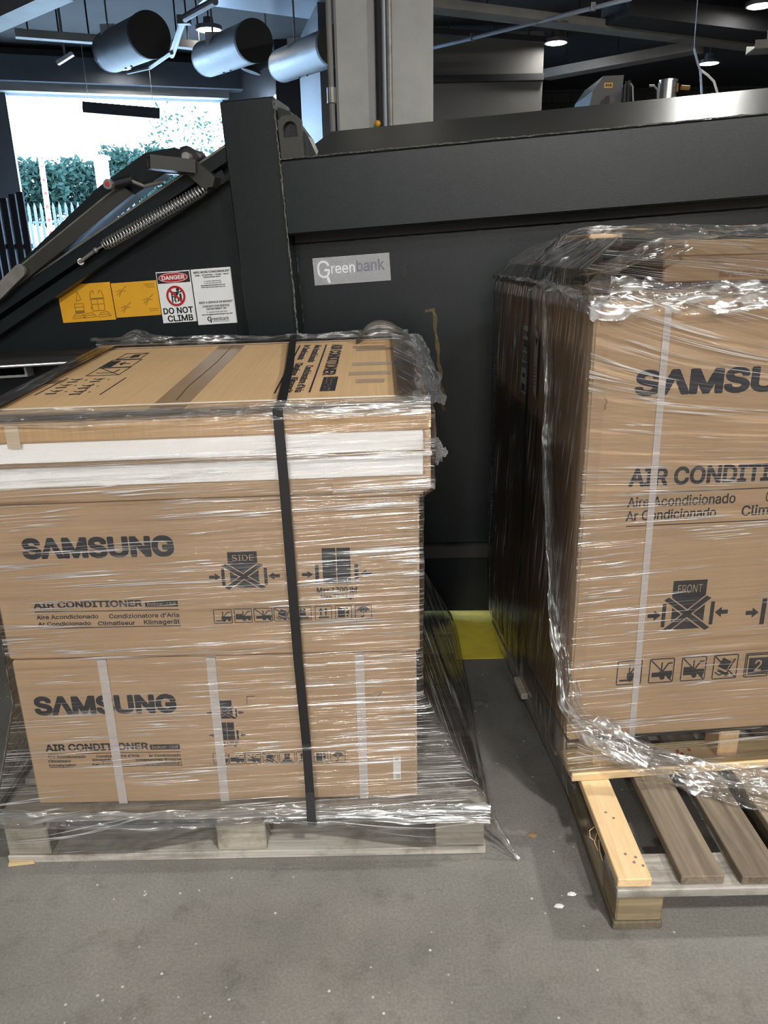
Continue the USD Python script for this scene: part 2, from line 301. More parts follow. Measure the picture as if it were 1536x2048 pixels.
def clamp_no(word, x, y, w, h):
    """clamp-truck warning, box crossed out; unit box 0..1 square mapped"""
    body = rect(.30, .02, .70, .60).union(rect(.285, .62, .695, .98))
    body = body.union(Polygon([(.30, .60), (.70, .60), (.68, .66), (.32, .66)]))
    if word: body = body.difference(fit(text_poly(word, False), .345, .645, .74, .90))
    X = unary_union([line([(.24, .0), (.74, .64)], .075), line([(.76, .0), (.22, .64)], .075)])
    body = body.difference(X.buffer(.022))
    sides = [rect(.18, .08, .225, .54).buffer(-.01).buffer(.01), rect(.775, .08, .82, .54)]
    g = unary_union([body, X]+sides+[arrow(.085, .32, .16, .2, 1), arrow(.915, .32, .16, .2, -1)])
    return affinity.translate(affinity.scale(g, w, h, origin=(0, 0)), x, y)
def clamp_ok(x, y, w, h):
    body = rect(.30, .0, .70, 1.0)
    for a in (rect(.492, -.1, .508, 1.1), rect(.2, .325, .8, .34), rect(.2, .655, .8, .67)): body = body.difference(a)
    g = unary_union([body, rect(.19, .02, .245, .54), rect(.755, .02, .81, .54), arrow(.08, .27, .16, .2, 1), arrow(.92, .27, .16, .2, -1)])
    return affinity.translate(affinity.scale(g, w, h, origin=(0, 0)), x, y)

# ================================================================== the hall
structure('floor', cbox(-14, 14, -24, 24, -.12, 0), 'floor')
structure('trim_1', cbox(-.8, 6, 2.515, 3.15, 0, .0015), 'floor_yellow')
_c = trimesh.creation.extrude_polygon(Polygon([(-14, -24), (14, -24), (14, 21), (2.2, 21), (2.2, 18.35), (-6.57, 15.58), (-14, 13.24)]), .2, engine='earcut'); _c.apply_translation([0, 0, 4.9])
structure('ceiling', _c, 'ceiling_concrete')
A, e = np.array([-6.57, 15.46, 0]), np.array([.9537, .3010, 0]); nrm = np.array([-.3010, .9537, 0])
def bay(s0, s1, d0, d1, z0, z1):
    m = cbox(s0, s1, d0, d1, z0, z1); v = m.vertices
    return trimesh.Trimesh(A+v[:, :1]*e+v[:, 1:2]*nrm+v[:, 2:]*np.array([0, 0, 1]), m.faces, process=False)
SO = 3.82
structure('wall_back', [bay(-6.2, 0, 0, .3, 0, 4.9), bay(SO, 9.6, 0, .3, 0, 4.9), bay(0, SO, 0, .3, 4.19, 4.9)], 'dark_wall')
structure('trim_2', [bay(-.1, SO+.1, -.22, 0, 4.19, 4.32)], 'tray_grey')            # lintel channel over the bay door
structure('door_1', [bay(-.3, SO+.35, -.40, -.02, 4.32, 4.72)], 'dark_wall')          # rolled-up shutter housing
structure('wall_left', cbox(-12.3, -12, -24, 15, 0, 4.9), 'plain_wall')
structure('wall_right', cbox(13, 13.3, -24, 24, 0, 4.9), 'plain_wall')
structure('wall_front', cbox(-14, 14, -24, -23.7, 0, 4.9), 'white_wall')
structure('wall_middle', cbox(.2, 2.79, 14.5, 14.75, 0, 4.75), 'grey_wall')
structure('wall_far', cbox(2.0, 14, 20.5, 20.8, 0, 4.9), 'far_blocks')
structure('wall_side', cbox(2.3, 2.6, 18.2, 20.8, 0, 4.9), 'plain_wall')
P1, P2 = np.array([-.75, 12.0]), np.array([-1.22, 14.2])
structure('wall_middle_001', trimesh.Trimesh(*hull([(*q, z) for q in (P1, P2, P1+[.12, .02], P2+[.12, .02]) for z in (0, 4.6)]), process=False), 'partition_wall')
structure('trim_3', cbox(.2, 2.79, 14.40, 14.5, 4.02, 4.12), 'ceiling_dark')          # dark band across the grey wall

# ------------------------------------------------------------------ concrete column with conduits
col = thing('concrete_column', 'pale grey square concrete column rising behind the black baler', 'column')
obj('shaft', cbox(-.225, .335, 5.0, 5.56, 0, 4.9, .015), 'column_concrete', col)
for k, (px, r, zt) in enumerate(((757, .018, 4.9), (769, .012, 4.9), (779, .016, 4.9))):
    x = ony(px, 120, 4.97)[0]; obj('conduit', tube([(x, 4.98-.004*k, 1.9), (x, 4.98-.004*k, zt)], r, 10), ('duct_dark', 'conduit', 'worn_steel')[k], col)
xe = ony(664, 120, 4.99)[0]
obj('conduit', tube([(xe-.01, 4.985, 1.8), (xe-.01, 4.985, 4.9)], .017, 10), 'tray_grey', col)
obj('conduit_joint', tube([(xe-.01, 4.985, 2.23), (xe-.01, 4.985, 2.31)], .026, 12), 'worn_steel', col)
bb = ony(755, 247, 4.95)
pts = trimesh.creation.icosphere(2, .018); pts.apply_translation(bb); obj('pipe_fitting', pts, 'sign_yellow', col, label='small brass pipe fitting')
pl = thing('steel_post', 'dark steel post beside the bay opening, left of the concrete column', 'post')
p0 = ony(582, 150, 15.6); obj('shaft', [cbox(p0[0]-.26, p0[0]+.24, p0[1]-.25, p0[1]+.15, 0, 4.9, .01)], 'duct_dark', pl)
obj('base_plate', [cbox(p0[0]-.36, p0[0]+.36, p0[1]-.32, p0[1]+.22, 0, .02)], 'duct_dark', pl)

# ------------------------------------------------------------------ lamps
def lamp(label, loc, mat, r=.17, group=None, rod=.38):
    t = thing('high_bay_lamp', label, 'ceiling lamp', loc, group)
    obj('housing', [revolve([(0, .16), (.07, .16), (.08, .07), (r+.02, .05), (r+.02, -.004), (r, -.004), (r, .0), (0, .0)], 28)], 'lamp_body', t)
    obj('lens', [revolve([(0, -.012), (r*.9, -.010), (r*.97, -.003), (r*.97, -.0005), (0, -.0005)], 28)], mat, t)
    obj('hanger', tube([(0, 0, .15), (0, 0, rod)], .012, 8), 'lamp_body', t)
    return t
lamp('lit round ceiling lamp between the first and second steel ducts', onz(418, 60, 4.5), 'lamp_far')
lamp('lit round ceiling lamp hanging just above the bay door opening', onz(240, 136, 4.5), 'lamp_far')
lamp('lit round ceiling lamp above the grey wall edge', onz(1112, 86, 4.5), 'lamp_far')
lamp('lit round ceiling lamp beside the hanging white cable', onz(1418, 127, 4.5), 'lamp_far')
lamp('lit round ceiling lamp in the upper right corner of the view', onz(1520, 12, 4.5), 'lamp_far')
lamp('high-bay lamp far off to the left of the pallets, outside the frame', (-6.2, -1.5, 4.5), 'lamp_dim', r=.2)
for x in (-6.5, .5): lamp('high-bay lamp by the white rear wall, outside the frame', (x, -21.6, 4.5), 'lamp_near', r=.2, group='lamps by the rear wall outside the frame')
wl = thing('wall_lamp', 'tiny bluish lamp on the wall right of the bay door', 'wall lamp', onp(553, 196, A-nrm*.2, nrm))
obj('lens', trimesh.creation.icosphere(2, .06), 'lamp_blue', wl); obj('bracket', cbox(-.03, .03, .04, .25, -.03, .03, .005), 'lamp_body', wl)
for x, y in ((1.7, -1.6), (-.8, -4.2), (2.6, -5.2), (4.6, 1.8), (0.4, -8.2), (3.55, 9.2), (-3.0, -10.0), (3.6, -10.5), (-.6, -13.0), (1.2, -18.0)):
    lamp('high-bay lamp lighting the pallets from outside the frame', (x, y, 4.5), 'lamp_near', r=.2, group='lamps lighting the pallets from outside the frame')

# ------------------------------------------------------------------ steel ducts
def duct(label, a, b, r, plate):
    t = thing('steel_duct', label, 'ventilation duct')
    a, b = np.asarray(a), np.asarray(b); P = [a+(b-a)*k for k in np.linspace(0, 1, 12)]
    obj('shell', tube(P, r, 40, cap=False), 'duct_steel', t, smooth=True)
    obj('collar', tube([b-(b-a)/np.linalg.norm(b-a)*.05, b+(b-a)/np.linalg.norm(b-a)*.02], r*1.03, 40), 'duct_dark', t, label='dark open mouth of the duct')
    obj('end_cap', tube([a-(b-a)*.004, a+(b-a)*.004], r*1.02, 40), 'duct_steel', t)
    q = np.asarray(plate); obj('hanger_plate', cbox(q[0]-.10, q[0]+.10, q[1]-.01, q[1]+.01, q[2]-.07, q[2]+.07, .004), 'conduit', t)
    obj('hanger_rod', tube([q, (q[0], q[1], 4.9)], .012, 8), 'lamp_body', t)
    for k in (.35, .5):
        c = a+(b-a)*k; obj('seam_tab', cbox(c[0]-.01, c[0]+.01, c[1]-.02, c[1]+.02, c[2]-r-.012, c[2]-r+.004), 'duct_dark', t)
duct('leftmost of the three big round steel ducts under the ceiling', ony(222, 104, 12.0), ony(299, 70, 10.6), .245, ony(216, 60, 11.6))
duct('middle of the three big round steel ducts under the ceiling', ony(416, 117, 12.2), ony(508, 82, 10.5), .225, ony(426, 76, 11.4))
duct('rightmost steel duct under the ceiling, running behind the column', ony(566, 131, 12.0), ony(668, 92, 10.2), .205, ony(590, 88, 11.2))
el = thing('duct_elbow', 'dark duct elbow below the rightmost steel duct', 'ventilation duct')
obj('bend', tube([ony(548, 112, 12.6), ony(525, 120, 12.6), ony(508, 128, 12.6), ony(503, 140, 12.6)], .12, 20), 'duct_dark', el, smooth=True)
q_ = ony(535, 114, 12.6); obj('hanger_rod', tube([q_, (q_[0], q_[1], 4.9)], .012, 6), 'lamp_body', el)
obj('flange', tube([ony(503, 139, 12.6), ony(502, 144, 12.6)], .14, 20), 'duct_dark', el)

# ------------------------------------------------------------------ services under the ceiling
def run(name, label, cat, p, q, w, h, mat, lip=None, brackets=3):
    t = thing(name, label, cat); p, q = np.asarray(p), np.asarray(q)
    if lip:
        obj('bed', bar(p, q, w, .012), mat, t)
        s = np.cross(q-p, [0, 0, 1]); s = s/np.linalg.norm(s)*w/2
        for sg in (-1, 1): obj('side_rail', bar(p+s*sg+[0, 0, h/2], q+s*sg+[0, 0, h/2], .012, h), mat, t)
    else: obj('beam', bar(p, q, w, h), mat, t)
    for k in np.linspace(.15, .85, brackets):
        c = p+(q-p)*k; obj('hanger_rod', tube([c, (c[0], c[1], 4.9)], .012, 6), 'ceiling_dark', t)
    return t
U = lambda px, py, z=4.3: onz(px, py, z)
run('cable_tray', 'long pale cable tray crossing the ceiling right of the column', 'cable tray', U(800, 12), U(1700, 121), .30, .10, 'tray_grey', lip=True, brackets=5)
run('cable_tray', 'second cable tray, lower right beneath the long pale tray', 'cable tray', U(1500, 103, 3.95), U(1720, 92, 3.95), .40, .10, 'tray_grey', lip=True)
run('ceiling_beam', 'slanting brown-grey beam under the dark ceiling at right', 'beam', U(1090, 150), U(1400, 93), .30, .14, 'tray_grey')
run('ceiling_beam', 'dark wide beam across the top right of the ceiling', 'beam', U(1230, 22, 4.45), U(1600, 66, 4.45), .6, .25, 'ceiling_dark')
run('ceiling_beam', 'thin dark rail above the grey wall beside the column', 'beam', U(862, 62, 4.5), U(1090, 80, 4.5), .10, .08, 'ceiling_dark')
run('ceiling_beam', 'pale beam in the top left corner of the ceiling', 'beam', U(-60, 62, 4.4), U(120, -20, 4.4), .34, .16, 'tray_grey')
run('light_trunking', 'thin pale trunking running left of the first duct', 'trunking', U(30, 67), U(204, 80), .14, .10, 'tray_grey')
run('light_trunking', 'short pale trunking between first and second duct', 'trunking', U(345, 86), U(408, 93), .14, .10, 'tray_grey')
run('ceiling_panel', 'bluish ceiling panel at the top beside the column', 'panel', U(420, -18, 4.6), U(700, 22, 4.6), 1.0, .06, 'conduit')
cp = thing('conduit_pipe', 'thin blue-grey conduit slanting from the column across the ceiling', 'pipe')
obj('pipe', tube([U(856, 98), U(1262, -3)], .028, 10), 'conduit', cp)
for s_ in (.25, .6, .86):
    c = U(862, 97)+(U(1250, 0)-U(862, 97))*s_; obj('clip', [cbox(c[0]-.03, c[0]+.03, c[1]-.03, c[1]+.03, c[2]-.035, c[2]+.06)], 'lamp_body', cp)
dp = thing('conduit_pipe', 'dark bent pipe between the first two steel ducts', 'pipe')
obj('pipe', tube([U(430, 2, 4.2), U(372, 34, 4.2), U(366, 45, 4.2), U(343, 110, 4.2)], .045, 10), 'lamp_body', dp)
obj('pipe', tube([U(343, 105, 4.15), U(300, 135, 4.15), U(255, 145, 4.15)], .03, 8), 'lamp_body', dp)
obj('clip', cbox(*(lambda c: (c[0]-.08, c[0]+.08, c[1]-.05, c[1]+.05, c[2]-.05, c[2]+.05))(U(368, 40, 4.2))), 'lamp_body', dp)
jb = thing('junction_bracket', 'small pale bracket hanging left of the first duct', 'bracket')
c = U(130, 117, 4.15); obj('plate', bar(c+[-.12, 0, -.06], c+[.12, 0, .06], .08, .05), 'conduit', jb); obj('rod', tube([c, (c[0], c[1], 4.9)], .02, 8), 'lamp_body', jb)
hc = thing('hanging_cable', 'white cable dangling above the baler at right', 'cable')
g = [ony(1388, 97, 7), ony(1395, 125, 7), ony(1401, 142, 7)]
obj('cable', tube(g+[ony(1403, 180, 7), ony(1403, 205, 7)], .010, 8), 'conduit', hc)
obj('cable', tube([ony(1401, 140, 7), ony(1415, 150, 7), ony(1428, 163, 7), ony(1436, 190, 7)], .010, 8), 'label_white', hc)
for px in (1388,): obj('drop_rod', tube([ony(px, 97, 7), ony(px-2, 20, 7)+[0, 0, 1.2]], .004, 6), 'conduit', hc)

# ------------------------------------------------------------------ plant standing behind the baler
def at7(px, py): p = ony(px, py, 7.0); return p[0], p[2]
ma = thing('control_cabinet', 'dark grey sloped cabinet with yellow label behind the baler', 'machine')
pts = [at7(*p) for p in ((1178, 215), (1186, 182), (1207, 152), (1248, 150), (1240, 215))]; lo = [(pts[0][0], 0.), (pts[-1][0], 0.)]
obj('body', prism([pts[0], pts[1], pts[2], pts[3], pts[4], lo[1], lo[0]], 7.0, 7.6), 'baler_paint_rough', ma)
fc = Face((0, 7.0, 0), (1, 0, 0), (0, 0, 1), (0, -1, 0))
a, b = at7(1208, 176), at7(1226, 165); obj('yellow_label', fc.mesh(rect(a[0], a[1], b[0], b[1])), 'sign_yellow', ma, label='small yellow label')
a, b = at7(1211, 173), at7(1223, 168); obj('label_ink', fc.mesh(fit(unary_union([rect(0, 0, .3, 1), rect(.4, 0, .6, 1), rect(.7, 0, 1, 1)]), a[0], b[0], a[1], b[1]), lift=.002), 'sign_ink', ma)
hs = thing('hydraulic_hose', 'black hose and bent silver pipes beside the control cabinet', 'hose')
obj('hose', tube([(at7(1237, 205)[0], 6.8, 0.), (at7(1237, 205)[0], 6.8, 1.2), (at7(1234, 180)[0], 6.8, at7(1234, 180)[1]), (at7(1241, 172)[0], 6.8, at7(1241, 172)[1]), (at7(1245, 205)[0], 6.8, at7(1245, 205)[1]-.3)], .02, 10), 'black_rubber', hs, smooth=True)
obj('bent_pipe', tube([(at7(1247, 215)[0], 6.75, at7(1247, 215)[1]), (at7(1246, 186)[0], 6.75, at7(1246, 186)[1]), (at7(1242, 179)[0], 6.75, at7(1242, 179)[1])], .008, 8), 'zinc', hs)
obj('bent_pipe', tube([(at7(1294, 215)[0], 6.75, at7(1294, 215)[1]), (at7(1294, 192)[0], 6.75, at7(1294, 192)[1]), (at7(1287, 184)[0], 6.75, at7(1287, 184)[1]), (at7(1278, 184)[0], 6.75, at7(1278, 184)[1])], .009, 8), 'worn_steel', hs)
tk = thing('steel_tank', 'shiny upright steel cylinder behind the baler', 'tank')
(xa, z0), (xb, z1) = at7(1324, 205), at7(1363, 158); cx, rr = (xa+xb)/2, (xb-xa)/2
m = revolve([(0, -z0), (rr, -z0), (rr, z1-z0), (rr*1.06, z1-z0), (rr*1.06, z1-z0+.012), (0, z1-z0+.012)], 36); m.apply_translation((cx, 7.1, z0)); obj('drum', m, 'zinc', tk, smooth=30)
obj('valve', [tube([(cx+rr, 7.0, z1-.06), (cx+rr+.07, 7.0, z1-.065)], .018, 10), tube([(cx+rr-.03, 7.0, z1-.09), (cx+rr-.03, 7.0, z1-.03)], .012, 10)], 'sign_brown_ink', tk)
obj('gauge_glass', tube([(xa-.03, 7.02, z0-.3), (xa-.03, 7.02, z1-.02)], .010, 8), 'conduit', tk)

# ================================================================== outside the bay door
structure('outdoor_ground', cbox(-40, 25, 15.8, 90, -.10, -.01), 'asphalt')
def O(px, py, y=22): return ony(px, py, y)
hb = thing('headroom_bar', 'dark headroom bar hanging across the bright bay opening', 'bar')
p, q = O(166, 214, 15.2), O(320, 227, 15.2); obj('bar', bar(p, q, .06, .17), 'ceiling_dark', hb)
for k in (.08, .92):
    c = p+(q-p)*k; obj('chain', tube([c, (c[0], c[1], 4.9)], .005, 6), 'zinc', hb)
lp = thing('lamp_post', 'thin teal lamp post outside, seen through the bay door', 'lamp post')
b0 = O(291, 330, 30); obj('pole', tube([(b0[0], 30, 0), (b0[0], 30, 7.6)], [.07, .05], 12), 'pole_teal', lp)
obj('arm', tube([(b0[0], 30, 7.5), (b0[0]+.5, 29.4, 7.9)], .04, 8), 'pole_teal', lp); obj('lantern', cbox(b0[0]+.4, b0[0]+.8, 29.1, 29.4, 7.85, 8.0, .02), 'pole_teal', lp)
bp = thing('barrier_pole', 'white upright barrier pole with red bands outside the bay door', 'pole')
p, q = O(106, 500, 17.5), O(82, 318, 17.5); obj('pole', tube([p+(p-q)*.7, q], .055, 14), 'far_wall_white', bp)
for k in np.linspace(.05, .92, 7):
    c = p+(q-p)*k; d = (q-p)/np.linalg.norm(q-p); obj('red_band', tube([c-d*.03, c+d*.03], .058, 14), 'red_band', bp)
wp = thing('white_pillar', 'white rendered pillar outside among the shrubs', 'pillar')
a, b = O(188, 330, 21), O(216, 400, 21); obj('shaft', cbox(a[0], b[0], 21, 21.4, 0, a[2]+.15, .01), 'far_wall_white', wp)
obj('cap', cbox(a[0]-.05, b[0]+.05, 20.95, 21.45, a[2]+.15, a[2]+.23, .01), 'far_wall_white', wp)
pf = thing('palisade_fence', 'blue-grey steel palisade fence outside the bay door', 'fence')
zt = O(100, 405, 19.5)[2]
for k in range(34):
    x = -8.6+k*.145; obj('pale', prism([(x-.032, .05), (x+.032, .05), (x+.032, zt-.1), (x, zt), (x-.032, zt-.1)], 19.5, 19.51), 'fence_steel', pf)
for z in (.4, zt-.45): obj('rail', cbox(-8.9, -3.5, 19.51, 19.56, z, z+.05), 'fence_steel', pf)
gt = thing('steel_gate', 'black barred steel gate at the left edge of the bay door', 'gate')
for k, px in enumerate((-22, -6, 12, 30, 46)):
    p = O(px, 430, 13.5); obj('bar', cbox(p[0]-.05, p[0]+.05, 13.48, 13.54, 0, O(px, (395, 405, 396, 388, 384)[k], 13.5)[2], .004), 'gate_black', gt)
for z in (.25, 1.55): obj('rail', cbox(O(-22, 430, 13.5)[0]-.3, O(46, 430, 13.5)[0]+.05, 13.54, 13.58, z, z+.08), 'gate_black', gt)
def leaves(n, c, s, seed, size=.10):
    rng = np.random.default_rng(seed); d = rng.normal(size=(n, 3)); d /= np.linalg.norm(d, axis=1)[:, None]
    P = np.asarray(c)+d*np.asarray(s)*(.55+.45*rng.random((n, 1)))*(.8+.4*meshkit.noise(d*2.5+seed)[:, None])
    a = rng.normal(size=(n, 3)); a /= np.linalg.norm(a, axis=1)[:, None]; b = np.cross(a, rng.normal(size=(n, 3))); b /= np.linalg.norm(b, axis=1)[:, None]
    w = size*(.6+.8*rng.random((n, 1)))
    V = np.stack([P-a*w, P+b*w*.45, P+a*w, P-b*w*.45], 1).reshape(-1, 3); i = np.arange(n)[:, None]*4
    return trimesh.Trimesh(V, np.vstack([i+[0, 1, 2], i+[0, 2, 3]]), process=False)
def shrub(name, label, cat, c, s, n, seed, size=.10, trunk=None):
    t = thing(name, label, cat); c = np.asarray(c)
    obj('foliage', leaves(n, c, s, seed, size), 'leaf', t, kind='stuff')
    h = c[2]-s[2]*.5 if trunk is None else trunk
    obj('trunk', tube([(c[0], c[1], -.01), (c[0]+.03, c[1], h*.5), (c[0], c[1], max(h, .3)+.4)], [.09, .07, .04], 10), 'bark', t)
shrub('shrub', 'leafy green shrub behind the barrier pole', 'shrub', O(75, 385, 22.5), (.75, .5, .85), 2400, 1)
shrub('shrub', 'leafy green shrub left of the white pillar', 'shrub', O(148, 378, 24.5), (1.0, .6, .85), 2800, 2)
shrub('shrub', 'leafy green shrub right of the white pillar', 'shrub', O(248, 368, 26.5), (.9, .6, 1.1), 2600, 3)
shrub('shrub', 'leafy green shrub behind the thin lamp post', 'shrub', O(305, 355, 28.8), (1.0, .6, 1.1), 1800, 4)
shrub('tree', 'faint thin tree against the bright sky outside', 'tree', O(362, 268, 33), (1.5, 1.2, 1.3), 260, 5, .09)
shrub('tree', 'second faint tree low at the right of the bay door', 'tree', O(420, 300, 36.5), (1.4, 1.2, 1.4), 260, 6, .09)
bl = thing('white_building', 'pale white building across the yard outside', 'building')
a = O(40, 318, 45); obj('wall', cbox(-26, -8, 45, 52, -.01, a[2]+.2), 'far_wall_white', bl); obj('roof', cbox(-26.3, -7.7, 44.8, 52.2, a[2]+.2, a[2]+.4), 'far_wall_white', bl)

# ================================================================== the black baler (its own frame: x along, y inward, z up; it stands turned 7.8 deg and tipped 3 deg)
YAW, TILT = math.radians(7.8), math.radians(3.0)
BP = np.array([.4, 2.85, 0]); BN = np.array([-math.sin(YAW), -math.cos(YAW), 0])
_h = np.array([math.cos(YAW), -math.sin(YAW), 0]); _z = np.array([0, 0, 1.])
BU = _h*math.cos(TILT)+_z*math.sin(TILT); BW = _z*math.cos(TILT)-_h*math.sin(TILT)
def bal(px, py, d=0.0):
    q = onp(px, py, BP+BN*d, BN)-BP; return float(q@BU), float(q@BW)
baler = thing('baler', 'long black steel waste baler with diagonal door arm behind the pallets', 'baling machine', matrix=Gf.Matrix4d(*BU, 0, *(-BN), 0, *BW, 0, *BP, 1))
BF = lambda d: Face((0, -d, 0), (1, 0, 0), (0, 0, 1), (0, -1, 0))
obj('lower_panel', cbox(-.645, 2.2, 0, .05, .327, 1.490, .004), 'baler_paint', baler)
obj('base_panel', cbox(-.645, 2.2, .0, .05, .03, .272, .003), 'baler_paint', baler)
obj('base_rail', cbox(-.645, 2.2, -.03, .05, .272, .327, .004), 'baler_paint_rough', baler)
obj('upper_beam', cbox(-.625, 2.2, -.12, .30, 1.515, 1.752, .006), 'baler_paint', baler)
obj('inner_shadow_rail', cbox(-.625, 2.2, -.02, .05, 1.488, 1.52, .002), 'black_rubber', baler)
rng = np.random.default_rng(3)
xs = np.linspace(-.62, 2.2, 160)
obj('weld_bead', tube(np.c_[xs, np.full(160, -.121)+rng.normal(0, .0008, 160), 1.7535+rng.normal(0, .0010, 160)], .0017+.0012*rng.random(160), 6), 'weld', baler)
zs = np.linspace(1.18, 1.93, 90)
obj('weld_bead', tube(np.c_[np.full(90, -.623)+rng.normal(0, .0012, 90), np.full(90, -.121)+.001*rng.random(90), zs], .0018+.0022*rng.random(90), 6), 'weld', baler)
zs = np.linspace(.9, 1.485, 70)
obj('weld_bead', tube(np.c_[np.full(70, -.628)+rng.normal(0, .0012, 70), np.full(70, -.004)+.001*rng.random(70), zs], .0016+.0022*rng.random(70), 6), 'weld', baler)
xs = np.linspace(-.62, 2.2, 140)
obj('panel_edge', tube(np.c_[xs, np.full(140, -.001), 1.4865+rng.normal(0, .0008, 140)], .003, 6), 'baler_paint_rough', baler)
# sloped hopper plate above the beam
a, b = bal(660, 262, -.40), bal(1536, 178, -.40)
V = [(-.57, -.118, 1.752), (2.2, -.118, 1.752), (2.2, .40, 1.897), (-.535, .40, 1.897)]
tp = trimesh.Trimesh(*hull([np.array(v)+o for v in V for o in ((0, 0, 0), (0, .012, -.012))]), process=False)
obj('hopper_plate', tp, 'baler_paint_rough', baler)
obj('end_post', cbox(-.812, -.626, -.10, .12, .08, 1.948, .004), 'baler_paint', baler)
lug = Polygon([(-.617, 1.756), (-.538, 1.756), (-.538, 1.865), (-.556, 1.884), (-.600, 1.884), (-.617, 1.870)])
hole = unary_union([Point(-.5775, 1.842).buffer(.024), rect(-.6015, 1.818, -.5535, 1.842)])
lg = obj('lifting_lug', prism(lug.difference(hole), -.118, -.098), 'baler_paint_rough', baler)
obj('gusset', prism([(-.618, 1.756), (-.50, 1.756), (-.525, 1.82), (-.58, 1.90), (-.618, 1.915)], -.095, -.02), 'baler_paint', baler)
obj('side_panel', prism([(-2.9, .12), (-.80, .12), (-.80, 1.785), (-.873, 1.752), (-1.831, 1.312), (-2.9, .812)], 0, .04), 'baler_paint', baler)
obj('panel_rib', prism([(-.875, .2), (-.80, .2), (-.80, 1.80), (-.875, 1.77)], -.012, .002), 'baler_paint', baler)
# diagonal rail, door arm and their fittings
sl = (1.795-1.351)/(-.818+1.765)
def onrail(u, off=0.): return 1.351+sl*(u+1.765)+off
obj('guide_rail', bar((-2.9, -.05, onrail(-2.9)), (-.80, -.05, onrail(-.80)), .06, .048, up=(-sl, 0, 1)), 'baler_paint', baler)
obj('rail_edge', tube([(-2.9, -.08, onrail(-2.9, .022)), (-1.2, -.08, onrail(-1.2, .022)), (-.80, -.08, onrail(-.80, .022))], .004, 6), 'worn_steel', baler)
obj('lower_rail', bar((-2.9, -.03, onrail(-2.9, -.075)), (-.84, -.03, onrail(-.84, -.055)), .05, .04, up=(-sl, 0, 1)), 'baler_paint', baler)
obj('door_arm', prism([(-2.05, 1.235), (-1.696, 1.469), (-1.29, 1.731), (-1.106, 1.821), (-.998, 1.829), (-.968, 1.778), (-1.051, 1.748), (-1.172, 1.689), (-1.67, 1.41), (-2.05, 1.19)], -.075, -.0), 'baler_paint', baler)
obj('arm_flange', prism([(-2.03, 1.232), (-1.674, 1.462), (-1.259, 1.692), (-1.196, 1.722), (-1.160, 1.690), (-1.67, 1.41), (-2.03, 1.20)], -.11, -.076), 'baler_paint_rough', baler)
obj('flange_edge', tube([(-2.03, -.11, 1.232), (-1.674, -.11, 1.462), (-1.259, -.11, 1.692), (-1.196, -.11, 1.722)], .003, 6), 'worn_steel', baler)
tb = rect(-.024, -.021, .024, .021).difference(rect(-.019, -.016, .019, .016))
tm = prism(tb, -.075, .075); v_ = tm.vertices.copy(); ax_t = np.array([.80, .58, -.12]); ax_t /= np.linalg.norm(ax_t); sd_t = np.array([.58, -.80, 0.]); sd_t -= ax_t*(sd_t@ax_t); sd_t /= np.linalg.norm(sd_t); up_t = np.cross(sd_t, ax_t); up_t *= np.sign(up_t[2])
tm = trimesh.Trimesh(np.array([-.985, -.16, 1.765])+v_[:, :1]*sd_t+v_[:, 1:2]*ax_t+v_[:, 2:]*up_t, tm.faces, process=False)
obj('square_tube', tm, 'baler_paint_rough', baler, label='open-ended square tube sticking out of the arm')
obj('arm_bracket', prism([(-1.02, 1.80), (-.93, 1.785), (-.855, 1.72), (-.868, 1.690), (-.905, 1.688), (-.95, 1.735), (-1.03, 1.745)], -.115, -.06), 'baler_paint_rough', baler)
hk = trimesh.creation.cylinder(.030, .10, sections=24); hk.apply_transform(trimesh.transformations.rotation_matrix(math.pi/2, [1, 0, 0])); hk.apply_translation([-.943, -.05, 1.79])
obj('hinge_boss', hk, 'black_rubber', baler); hk2 = trimesh.creation.cylinder(.014, .14, sections=20); hk2.apply_transform(trimesh.transformations.rotation_matrix(math.pi/2, [1, 0, 0])); hk2.apply_translation([-.943, -.06, 1.79]); obj('hinge_pin', hk2, 'worn_steel', baler)
obj('hinge_plate', prism([(-.99, 1.83), (-.965, 1.835), (-.90, 1.79), (-.84, 1.80), (-.855, 1.775), (-.93, 1.745), (-.98, 1.76)], -.05, -.01), 'baler_paint', baler)
pc = np.array(bal(215, 368, .16)); 
pn = trimesh.creation.cylinder(.0165, .06, sections=28); pn.apply_transform(trimesh.transformations.rotation_matrix(math.pi/2, [1, 0, 0])); pn.apply_translation([pc[0], -.13, pc[1]])
pe = obj('pin_knob', pn, 'zinc', baler, label='round pin end with red centre')
pr_ = trimesh.creation.cylinder(.008, .004, sections=24); pr_.apply_transform(trimesh.transformations.rotation_matrix(math.pi/2, [1, 0, 0])); pr_.apply_translation([pc[0], -.1615, pc[1]]); obj('pin_face', pr_, 'red_band', pe)
obj('pin_sleeve', tube([(pc[0], -.13, pc[1]), (pc[0]+.07, -.115, pc[1]+.012)], .016, 16), 'baler_paint', baler)
obj('pin_rod', tube([(pc[0]+.06, -.115, pc[1]+.010), (-1.11, -.115, 1.712), (-1.04, -.115, 1.722)], .006, 8), 'worn_steel', baler)
